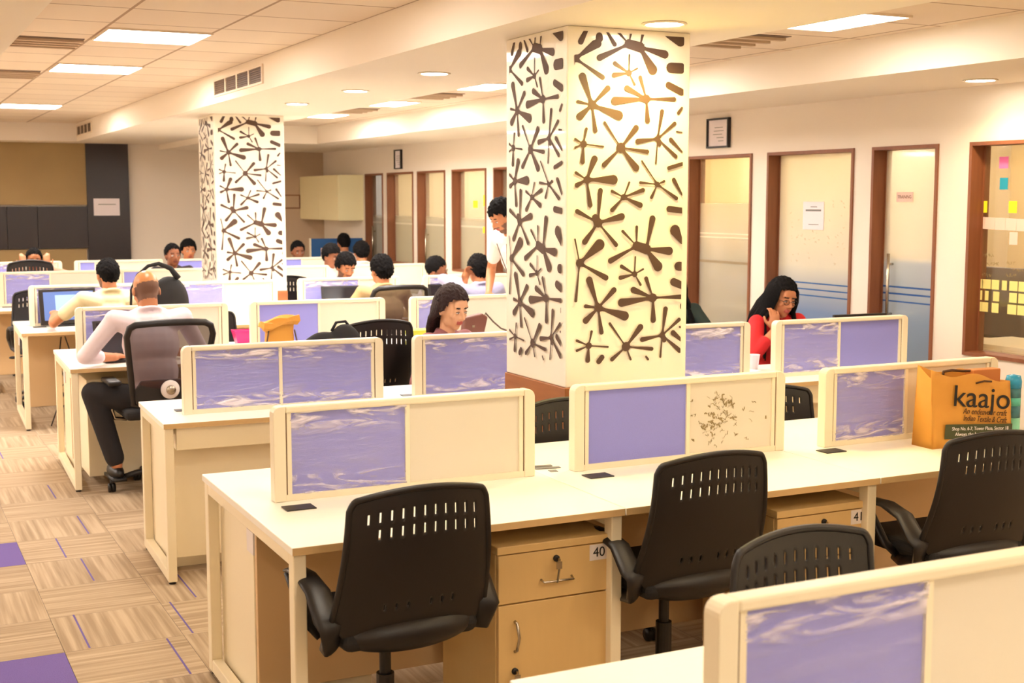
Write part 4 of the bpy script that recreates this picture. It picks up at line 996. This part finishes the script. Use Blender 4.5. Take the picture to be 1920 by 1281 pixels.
P('distant man left of the far column, full face showing over screen', 2.93, 14.35, FAC+.1, top=1.275, lean=.05, hpitch=.02, hair='short', shirt='shirt_dark', voxel=.009, skin='skin_dark', legs=False)
P('distant man touching left edge of the far column, face low behind screen', 3.43, 15.85, FAC, top=1.265, lean=.05, hpitch=.1, hair='full', shirt='shirt_tan', voxel=.01, skin='skin_mid', legs=False)
P('man at far left with raised hands by his face above a chair back', 1.57, 14.85, FAC, top=1.225, lean=.1, hpitch=.1, hair='short', shirt='shirt_tan', voxel=.008, skin='skin_mid', LH=(-.12,.16,1.03), RH=(.12,.16,1.03), legs=False, handL=((0,-.1,1),(0,1,.1)), handR=((0,-.1,1),(0,1,.1)))
P('man with glasses leaning to the side over a screen, right of centre', 4.80, 11.75, FAC+.9, top=1.21, lean=.2, hpitch=.3, hroll=.35, hair='short', shirt='shirt_white', glasses=True, voxel=.008, skin='skin_dark', beard=True, LH=(.0,.22,1.0))
P('man in pale blue shirt with hand at his ear, seen from behind', 4.75, 10.25, .1, top=1.27, lean=.12, hpitch=.15, hair='full', shirt='shirt_blue', voxel=.0085, LH=(-.13,.10,1.04), handL=((.15,-.1,1),(-.3,1,.0),(-.8,.4,-.5)), curl=.9)
def lanyard(r, Mh, up, ends):
    MB().tube([up((-.06,.10,.50)), up((-.02,.125,.36)), up((0,.13,.22))], .004, 6).tube([up((.06,.10,.50)), up((.02,.125,.36)), up((0,.13,.22))], .004, 6).obj('lanyard', 'strap', r, smooth=True)
P('standing bearded man leaning beside big column, head turned down left', 4.57, 8.95, 1.75, top=1.77, lean=.40, hpitch=.55, hyaw=.0, hair='full', sleeve='short', shirt='shirt_white', stand=True, voxel=.008, beard=True, skin='skin_mid', extra=lanyard, LH=(-.2,.30,1.05), RH=(.2,.28,1.05))
# chairs for the seated people the screens mostly hide
for loc, rz, lab in (((1.66,10.33,0),.1,'chair of the man in cream shirt'), ((3.18,7.18,0),FAC,'chair under the dark haired woman behind screen'), ((5.26,6.95,0),FAC,'chair under the woman in red'),
    ((5.03,7.78,0),FAC-.4,'chair of the person in dark green behind column'), ((4.02,12.0,0),FAC,'chair of the curly haired man'), ((4.58,13.83,0),FAC+.45,'chair of the man in white turned right'),
    ((5.10,14.25,0),-.1,'chair of the man in white seen from behind'), ((5.58,16.3,0),0,'chair of the man before the blue screen'), ((4.70,15.66,0),FAC,'chair of distant man right of far column'),
    ((2.93,14.4,0),FAC,'chair of distant man left of far column'), ((3.43,15.9,0),FAC,'chair of the last distant man by far column'), ((1.57,14.9,0),FAC,'chair of the man with raised hands'),
    ((4.80,11.78,0),FAC+.9,'chair of the leaning man with glasses'), ((4.75,10.22,0),.1,'chair of the man in pale blue shirt')):
    dup(ch, loc, rz, lab, zs=.93)

# ------------------------------------------------------------------ things on the desks
def laptop(x, y, z, rotz, label, W=.34, H=.23, D=.23, tilt=.3, screen=True):
    t = thing('laptop', label, 'laptop', (x, y, z), rotz)
    MB().box(-W/2, W/2, -D/2, D/2, .001, .018).obj('keyboard_base', 'black_plastic', t, bevel=.003)
    MB().box(-W/2+.03, W/2-.03, -.03, D/2-.03, .0182, .0195).obj('keyboard', 'grommet', t)
    M = Matrix.Translation((0, D/2-.004, .018)) @ Matrix.Rotation(-tilt, 4, 'X')
    s = MB().box(-W/2, W/2, -.004, .004, 0, H, 0, M).obj('lid', 'black_plastic', t, bevel=.002)
    MB().box(-W/2+.022, W/2-.022, -.0052, -.0042, .02, H-.015, 0, M).obj('display', 'monitor_screen' if screen else 'screen_off', t)
    return t
t = thing('computer_monitor', 'dark framed monitor with blue windows on screen, before cream shirt man', 'monitor', (1.41, 10.93, .7505), .12)
M = Matrix.Translation((0, 0, .012)) @ Matrix.Rotation(-.16, 4, 'X')
MB().box(-.22, .22, -.012, .012, .0, .285, 0, M).obj('bezel', 'black_plastic', t, bevel=.004)
MB().box(-.19, .20, -.014, -.0125, .035, .262, 0, M).obj('display', 'monitor_screen', t)
m = mat('window_light', (120,150,190), .4, emit=(.3, .42, .62), estr=.35)
MB().box(-.10, .08, -.0155, -.0145, .06, .235, 0, M).box(-.085, .03, -.0165, -.0155, .18, .20, 0, M).obj('screen_window', 'window_light', t)
MB().box(-.10, .10, -.05, .09, 0, .012).obj('stand', 'black_plastic', t, bevel=.003)
laptop(1.43, 8.42, .7505, .1, 'open laptop on desk left of the bald man', tilt=.28, screen=False)
laptop(3.66, 10.68, .7505, -.1, 'open dark laptop before the man in khaki shirt', W=.38, H=.25, screen=False)
laptop(4.66, 10.68, .7505, .0, 'open dark laptop before the man in pale blue shirt', W=.36, H=.24, screen=False)
t = thing('computer_monitor', 'thin monitor behind screen of woman in red, only its top edge showing', 'monitor', (5.50, 6.32, .7505), -.05)
MB().box(-.2, .2, -.01, .01, .04, .300).obj('bezel', 'black_plastic', t, bevel=.003); MB().box(-.19, .19, .0105, .0115, .055, .29).obj('display', 'screen_off', t)
MB().box(-.09, .09, -.06, .08, 0, .01).box(-.02, .02, -.012, .012, .01, .06).obj('stand', 'black_plastic', t)
# big kraft bag with lettering
def kraft_bag():
    t = thing('paper_bag', 'brown kraft paper bag lettered in black standing on the right desk', 'paper bag', (4.045, 4.00, .7505), -.02)
    W, D, H = .215, .06, .285; vs = []; fs = []; n = 10
    def top(u): return H+.012*math.sin(u*5+1)-.028*u
    b = MB(); nx = 16; nz = 8
    def side(f, mi=0):
        vs = [f(i/nx*2-1, j/nz) for j in range(nz+1) for i in range(nx+1)]
        b.add(vs, [(j*(nx+1)+i, j*(nx+1)+i+1, (j+1)*(nx+1)+i+1, (j+1)*(nx+1)+i) for j in range(nz) for i in range(nx)], mi)
    def wr(u, v): return .005*noise.noise(Vector((u*3, v*4, 1)))
    side(lambda u, v: (u*W, -D*(1-.35*v)+wr(u, v), v*top(u))); side(lambda u, v: (-u*W, D*(1-.35*v)+wr(-u, v+3), v*(top(-u)+.012)))
    b.add([(-W,-D,0),(-W,D,0),(-W-.0,D*.65,top(-1)+.012),(-W+.0,-D*.65,top(-1)),(-W+.035,0,.03),(-W+.035,0,H*.98)], [(0,3,5,4),(4,5,2,1),(0,4,1)])
    b.add([(W,-D,0),(W,D,0),(W,D*.65,top(1)+.012),(W,-D*.65,top(1)),(W-.035,0,.03),(W-.035,0,H*.9)], [(0,3,5,4),(4,5,2,1),(0,4,1)])
    b.add([(-W,-D,0),(W,-D,0),(W,D,0),(-W,D,0)], [(0,1,2,3)])
    o = b.obj('bag_body', 'kraft', t, smooth=True); s = o.modifiers.new('s', 'SOLIDIFY'); s.thickness = .0012
    MB().tube([(-.09,.03,.27),(-.085,.03,.30),(-.05,.02,.305),(.0,.01,.30),(.04,.0,.30),(.045,.0,.27)], .006, 8).obj('rope_handle', 'ink_brown', t, smooth=True)
    MB().tube([(.02,-.045,.255),(.06,-.05,.262),(.10,-.05,.258)], .004, 8).obj('rope_handle', 'ink_brown', t, smooth=True)
    MB().box(.03, .18, -.02, .03, .2, .305).obj('inner_packet', 'kraft_inside', t, bevel=.004)
    TL = Matrix.Rotation(-.10, 4, 'Y'); 
    def tx(body, size, x, z, m, xs=1.0, sh=0, name='lettering'):
        return text_obj(name, body, size, m, t, Matrix.Translation((x, -.0605+.021*(z/H)-.004, z)) @ Matrix.Rotation(.11, 4, 'Y') @ Matrix.Rotation(-.075, 4, 'X') @ RX90, xs=xs, shear=sh)
    tx('kaajo', .125, .052, .190, 'ink', 1.22)
    tx('An endeavour craft', .034, .066, .132, 'ink_brown', .9, .3); tx('Indian Textile & Craft', .034, .066, .103, 'ink_brown', .8, .3)
    g = MB().box(-.165, .20, -.0645, -.0635, -.030, .030, 0, Matrix.Translation((.01, -.0, .058)) @ Matrix.Rotation(.06, 4, 'Y')); g.obj('green_band', 'green_band', t)
    text_obj('band_lettering', 'Shop No. 6-7, Tower Plaza, Sector 18', .0205, 'label_white', t, Matrix.Translation((.035, -.0655, .068)) @ Matrix.Rotation(.06, 4, 'Y') @ RX90, xs=.98)
    text_obj('band_lettering', 'Always the best handmade', .0205, 'label_white', t, Matrix.Translation((.02, -.0655, .046)) @ Matrix.Rotation(.06, 4, 'Y') @ RX90, xs=1.1)
kraft_bag()
t = thing('water_bottle', 'blue and teal banded water bottle right of the kraft bag', 'bottle', (4.315, 3.99, .7505))
MB().lathe([(.030,0),(.032,.004),(.032,.09)], n=24).obj('lower_body', 'bottle_mint', t, smooth=True); MB().lathe([(.032,.0905),(.032,.14)], n=24).obj('dark_band', 'bottle_dark', t, smooth=True)
MB().lathe([(.032,.1405),(.032,.175)], n=24).obj('green_band', 'bottle_teal', t, smooth=True); MB().lathe([(.032,.1755),(.032,.215)], n=24).obj('upper_band', 'bottle_dark', t, smooth=True)
MB().lathe([(.033,.2155),(.034,.245),(.028,.268),(.010,.272)], n=24).obj('cap', 'bottle_blue', t, smooth=True)
# small kraft bag on row 3
def small_bag():
    t = thing('paper_bag', 'small golden paper bag with folded rim before violet screen', 'paper bag', (2.37, 8.28, .7505), 0)
    b = MB(); W, D, H = .092, .05, .222
    rings = [(W, D, 0), (W*.98, D, .08), (W*.93, D*.95, .16), (W*1.0, D*1.1, H), (W*1.35, D*1.5, H+.012), (W*1.42, D*1.6, H-.02), (W*1.2, D*1.35, H-.035)]
    n = 24; vs = []
    for k, (a, c, z) in enumerate(rings):
        for j in range(n):
            t_ = 2*PI*j/n; sq = max(abs(math.cos(t_)), abs(math.sin(t_))); w_ = .012*math.sin(t_*3+k) if k > 2 else 0
            vs.append((a*math.cos(t_)/sq**.8, c*math.sin(t_)/sq**.8, z+w_+(.022*math.cos(t_) if k > 2 else 0)))
    fs = [(k*n+j, k*n+(j+1) % n, (k+1)*n+(j+1) % n, (k+1)*n+j) for k in range(len(rings)-1) for j in range(n)]+[tuple(range(n-1, -1, -1))]
    o = b.add(vs, fs).obj('bag_body', 'kraft', t); s = o.modifiers.new('s', 'SOLIDIFY'); s.thickness = .002
    for sg in (-1, 1): MB().tube([(sg*.085,-.056,.165),(sg*.098,-.06,.1),(sg*.118,-.058,.02)], .005, 6).obj('side_cord', 'strap', t, smooth=True)
small_bag()
t = thing('pink_tray', 'bright pink plastic tray on fourth row desk beside black chair', 'tray', (2.32, 9.0, .7505))
def frust(x0, y0, x1, y1, z0, z1):
    return MB().add([(-x0,-y0,z0),(x0,-y0,z0),(x0,y0,z0),(-x0,y0,z0),(-x1,-y1,z1),(x1,-y1,z1),(x1,y1,z1),(-x1,y1,z1),(-x1+.008,-y1+.008,z1),(x1-.008,-y1+.008,z1),(x1-.008,y1-.008,z1),(-x1+.008,y1-.008,z1),(-x0+.008,-y0+.008,z0+.01),(x0-.008,-y0+.008,z0+.01),(x0-.008,y0-.008,z0+.01),(-x0+.008,y0-.008,z0+.01)],
     [(0,3,2,1),(0,1,5,4),(1,2,6,5),(2,3,7,6),(3,0,4,7),(4,5,9,8),(5,6,10,9),(6,7,11,10),(7,4,8,11),(8,9,13,12),(9,10,14,13),(10,11,15,14),(11,8,12,15),(12,13,14,15)])
frust(.05,.04,.075,.055,0,.10).obj('tray_body', 'pink_plastic', t)
MB().box(-.075, .075, -.062, -.054, .088, .1).obj('rim_lip', 'pink_plastic', t)
# black bag on desk of row 2
b = MB(); b.ell((0,0,.13), (.20,.09,.14)); b.ell((.14,0,.15), (.14,.09,.15)); b.ell((-.14,0,.08), (.13,.08,.09)); b.box(-.2,.22,-.07,.07,.0,.1)
me = fuse(b, .012, 4); me.materials.clear(); me.materials.append(MATS['black_soft'])
t = thing('laptop_bag', 'soft black laptop bag slumped between kraft bag and black chair', 'bag', (2.09, 6.47, .7505), -.03); o = bpy.data.objects.new('bag_body', me); COL.objects.link(o); o.parent = t
o.scale = (.78, .8, 1.22)
MB().tube([(.04,.0,.33),(.07,.02,.37),(.12,.02,.375),(.15,0,.33)], .008, 6).obj('strap', 'black_soft', t, smooth=True); MB().box(-.13, -.11, -.085, -.07, .15, .165).obj('buckle', 'chrome', t)
# backpack behind the bald man
b = MB(); b.ell((0,0,.17), (.15,.10,.19)); b.ell((.02,0,.30), (.135,.09,.19)); b.box(-.12,.14,-.08,.08,0,.2)
me = fuse(b, .012, 5); me.materials.clear(); me.materials.append(MATS['black_soft'])
t = thing('backpack', 'black backpack with looped strap standing behind the bald man', 'backpack', (1.80, 9.02, .7505), 0); o = bpy.data.objects.new('bag_body', me); COL.objects.link(o); o.parent = t
MB().tube([(-.24,-.02,.30),(-.235,-.02,.40),(-.19,-.02,.50),(-.12,-.02,.56),(-.05,-.02,.575),(.03,-.02,.54),(.08,-.02,.47)], [.008,.010,.011,.012,.014,.018,.022], 8).obj('shoulder_strap', 'black_soft', t, smooth=True)
# handbag with strap on row 3 right
t = thing('handbag', 'brown leather handbag with long strap on desk behind the dark haired woman', 'handbag', (3.76, 8.3, .7505), 0)
M = Matrix.Rotation(.35, 4, 'Y')
MB().prism([(-.09,.0),(.06,.0),(.105,.19),(.06,.215),(-.07,.19)], -.035, .035).obj('bag_body', 'brown_leather', t, bevel=.012, segs=3)
MB().tube([(.09,.0,.19),(.10,0,.215),(.16,.0,.15),(.22,.0,.10),(.30,.0,.07),(.38,0,.05)], .006, 6).obj('strap', 'strap', t, smooth=True)
MB().box(-.02, .0, -.04, -.036, .12, .135).obj('clasp', 'chrome', t)
for q, (m_, z, x) in enumerate((('yellow_green', .0, 0), ('laminate', .05, .01), ('yellow_green', .09, -.01))):
    o = MB().box(-.1, .1, -.07, .07, 0, .045 if q == 0 else .036).obj('notebook', m_, bevel=.003); o.location = (3.36+x, 8.25, .7505+z)
    tag(o, ('lowest', 'middle', 'topmost')[q]+' of the stacked yellow green notebooks left of the dark haired woman', 'notebook', 'stacked notebooks')
t = thing('paper_cup', 'white paper cup on desk below the woman in red', 'cup', (4.70, 6.32, .7505)); MB().lathe([(.026,0),(.036,.085),(.038,.088),(.034,.088),(.025,.006)], n=20).obj('cup_body', 'paper', t, smooth=True); MB().lathe([(.034,.075),(.034,.076)], n=20).obj('drink', 'strap', t)
o = MB().box(-.1, .1, -.07, .07, 0, .006).obj('paper_sheet', 'paper'); o.location = (4.56, 6.25, .7505); o.rotation_euler = (0,0,.3); tag(o, 'white papers lying on desk below the woman in red', 'paper')
o = MB().box(-.012, .012, -.05, .05, 0, .003).box(.03, .05, -.03, .04, 0, .003).box(-.07, -.04, -.02, .01, 0, .002).obj('paper_scraps', 'grey_trim'); o.location = (2.255, 4.30, .7505); o.rotation_euler = (0,0,1.4); tag(o, 'small torn paper scraps on desk between two screens', 'paper')
t = thing('phone_handset', 'small black phone on shelf inside the glass door room', 'phone', (6.78, 7.62, .9)); MB().box(-.04,.04,-.1,.1,0,.03).obj('phone_body', 'black_plastic', t, bevel=.008); MB().tube([(0,-.09,.04),(0,0,.05),(0,.09,.04)], .014, 8).obj('receiver', 'black_plastic', t, smooth=True)
t = thing('side_table', 'cream side table seen through the glass door', 'table', (6.9, 7.75, 0)); MB().box(-.3,.3,-.25,.25,.86,.8995).obj('tabletop', 'room_wall', t); MB().box(-.28,.28,-.23,.23,.0,.86).obj('cabinet', 'room_wall', t)
t = thing('meeting_table', 'long cream table inside the room behind grey frosted window', 'table', (7.1, 8.95, 0)); MB().box(-.5,.6,-.5,.5,.80,.84).obj('tabletop', 'room_wall', t); MB().box(-.45,.55,-.45,.45,0,.80).obj('base', 'room_tan', t)
# room behind the sticky notes
t = thing('display_screen', 'large dark screen low inside the room behind sticky notes', 'screen', (7.15, 6.75, 0)); MB().box(-.03,.03,-.68,.68,.80,1.28).obj('panel', 'room_dark', t, bevel=.005); MB().box(-.045,.045,-.7,.7,.78,.80).obj('lower_edge', 'black_plastic', t); MB().box(-.2,.2,-.5,.5,0,.03).box(-.03,.03,-.05,.05,.03,.79).obj('stand', 'black_plastic', t)
t = thing('low_cabinet', 'cream low cabinet inside the sticky note room', 'cabinet', (6.55, 5.92, 0)); MB().box(-.25,.25,-.40,.40,0,.85).obj('body', 'room_wall', t, bevel=.004); MB().box(-.262,-.25,-.38,0,.04,.82).obj('door', 'room_wall', t); MB().box(-.262,-.25,.01,.38,.04,.82).obj('door', 'room_wall', t)
# sticky notes on the glass (inner frame plane x = 6.088)
def note(y, z, m_, label, w_=.07, h_=.07, grp=None, tilt=0):
    o = MB().box(-.0008, .0008, -w_/2, w_/2, -h_/2, h_/2).obj('sticky_note', m_); o.location = (XR+.088, y, z); o.rotation_euler = (tilt, 0, 0); tag(o, label, 'sticky note', grp)
note(5.772, 1.975, 'note_pink', 'bright pink sticky note highest on the right window'); note(5.766, 1.85, 'note_blue', 'blue sticky note below the pink one on right window', .062)
note(5.92, 1.712, 'note_yellow', 'bright yellow sticky note left, above the pale pink row', .062); note(5.69, 1.712, 'note_yellow', 'bright yellow sticky note right, above the pale pink row', .062)
for q in range(5): note(5.945-q*.082, 1.615-.002*q, 'paper_pink', ('leftmost', 'second', 'middle', 'fourth', 'rightmost')[q]+' of the pale pink sticky notes in a row on right window', .08, .072, 'pale pink note row', .03*(q % 2))
note(5.675, 1.527, 'paper_pink', 'single pale pink sticky note below the pink row', .062, .075)
rows = [(1.245, (5.94,5.87,5.80,5.73,5.66,5.59), (.075,.06,.05,.03,.055,.055)), (1.175, (5.925,5.865,5.79,5.66,5.59), (.04,.02,.04,.05,.05)), (1.105, (5.915,5.875,5.795,5.665,5.59), (.02,.04,.045,.06,.06))]
for ri, (z, ys, ws) in enumerate(rows):
    for q, y_ in enumerate(ys): note(y_, z, 'note_cream', 'cream yellow sticky note in %s row of the low block, number %d from left' % (('top','middle','bottom')[ri], q+1), ws[q]+.008, .058, 'cream sticky notes low on right window')
# writing on the glass
b = MB(); rnd = random.Random(11)
for cy, cz, n_ in ((5.90,1.42,7),(5.87,1.37,8),(5.72,1.38,6),(5.68,1.34,8),(5.72,1.31,7),(5.9,1.30,6)):
    for q in range(n_):
        y_ = cy-q*.012; b.tube([(XR+.0886, y_+rnd.uniform(-.006,.006), cz+rnd.uniform(-.012,.012)) for s in range(4)], .0012, 5)
o = b.obj('marker_notes', 'marker'); tag(o, 'faint handwritten marker notes on the right window glass', 'writing')
b = MB(); rnd = random.Random(12)
for q in range(60):
    y_, z_ = rnd.uniform(7.1,7.8), rnd.uniform(1.30,1.78)
    if 7.36 < y_ < 7.68 and z_ > 1.53: continue
    b.tube([(XR+.0886, y_+rnd.uniform(-.012,.012), z_+rnd.uniform(-.008,.008)) for s in range(4)], .0010, 5)
o = b.obj('marker_notes', 'back_tan'); tag(o, 'pale faded handwriting on the blue tinted window glass', 'writing')
o = MB().box(-.001, .001, -.115, .115, -.10, .10).obj('poster', 'paper'); o.location = (XR+.087, 7.515, 1.64); tag(o, 'white printed poster taped to blue tinted window', 'poster')
MB().box(-.002, -.001, -.085, .085, .032, .045).box(-.002, -.001, -.04, .03, .06, .066).box(-.002, -.001, -.06, .05, -.065, -.060).obj('printed_line', 'grey_trim', o)
o = MB().box(-.001, .001, -.075, .075, -.032, .032).obj('door_sign', 'paper_pink'); o.location = (XR+.077, 6.585, 1.772); tag(o, 'small pinkish name sign on the glass door', 'sign')
text_obj('sign_lettering', 'TRAINING', .03, 'walnut', o, wallM(-.0018, 0, 0), depth=.0003, xs=.9)
# yellow scraps on the far window
for q, (y_, z_, s_) in enumerate(((13.05,1.74,.12),(13.35,1.70,.08),(13.0,1.55,.08),(13.1,1.42,.07))): note(y_, z_, 'note_yellow', 'faded yellow paper %s on far window near standing man' % ('highest','upper left','middle','lowest')[q], s_*1.5, s_, 'yellow papers on far window')
# cables under the row 4 desk
for q, pts in enumerate(([(1.30,10.58,.70),(1.27,10.56,.5),(1.33,10.56,.32),(1.24,10.56,.12),(1.2,10.56,.01)], [(1.33,10.6,.70),(1.40,10.57,.45),(1.28,10.57,.30),(1.36,10.57,.1),(1.38,10.6,.01)])):
    o = MB().tube(pts, .005, 6).obj('power_cable', 'cable', smooth=True); tag(o, ('black cable drooping to floor at end of cream shirt man desk', 'second black cable looping under the cream shirt man desk')[q], 'cable')
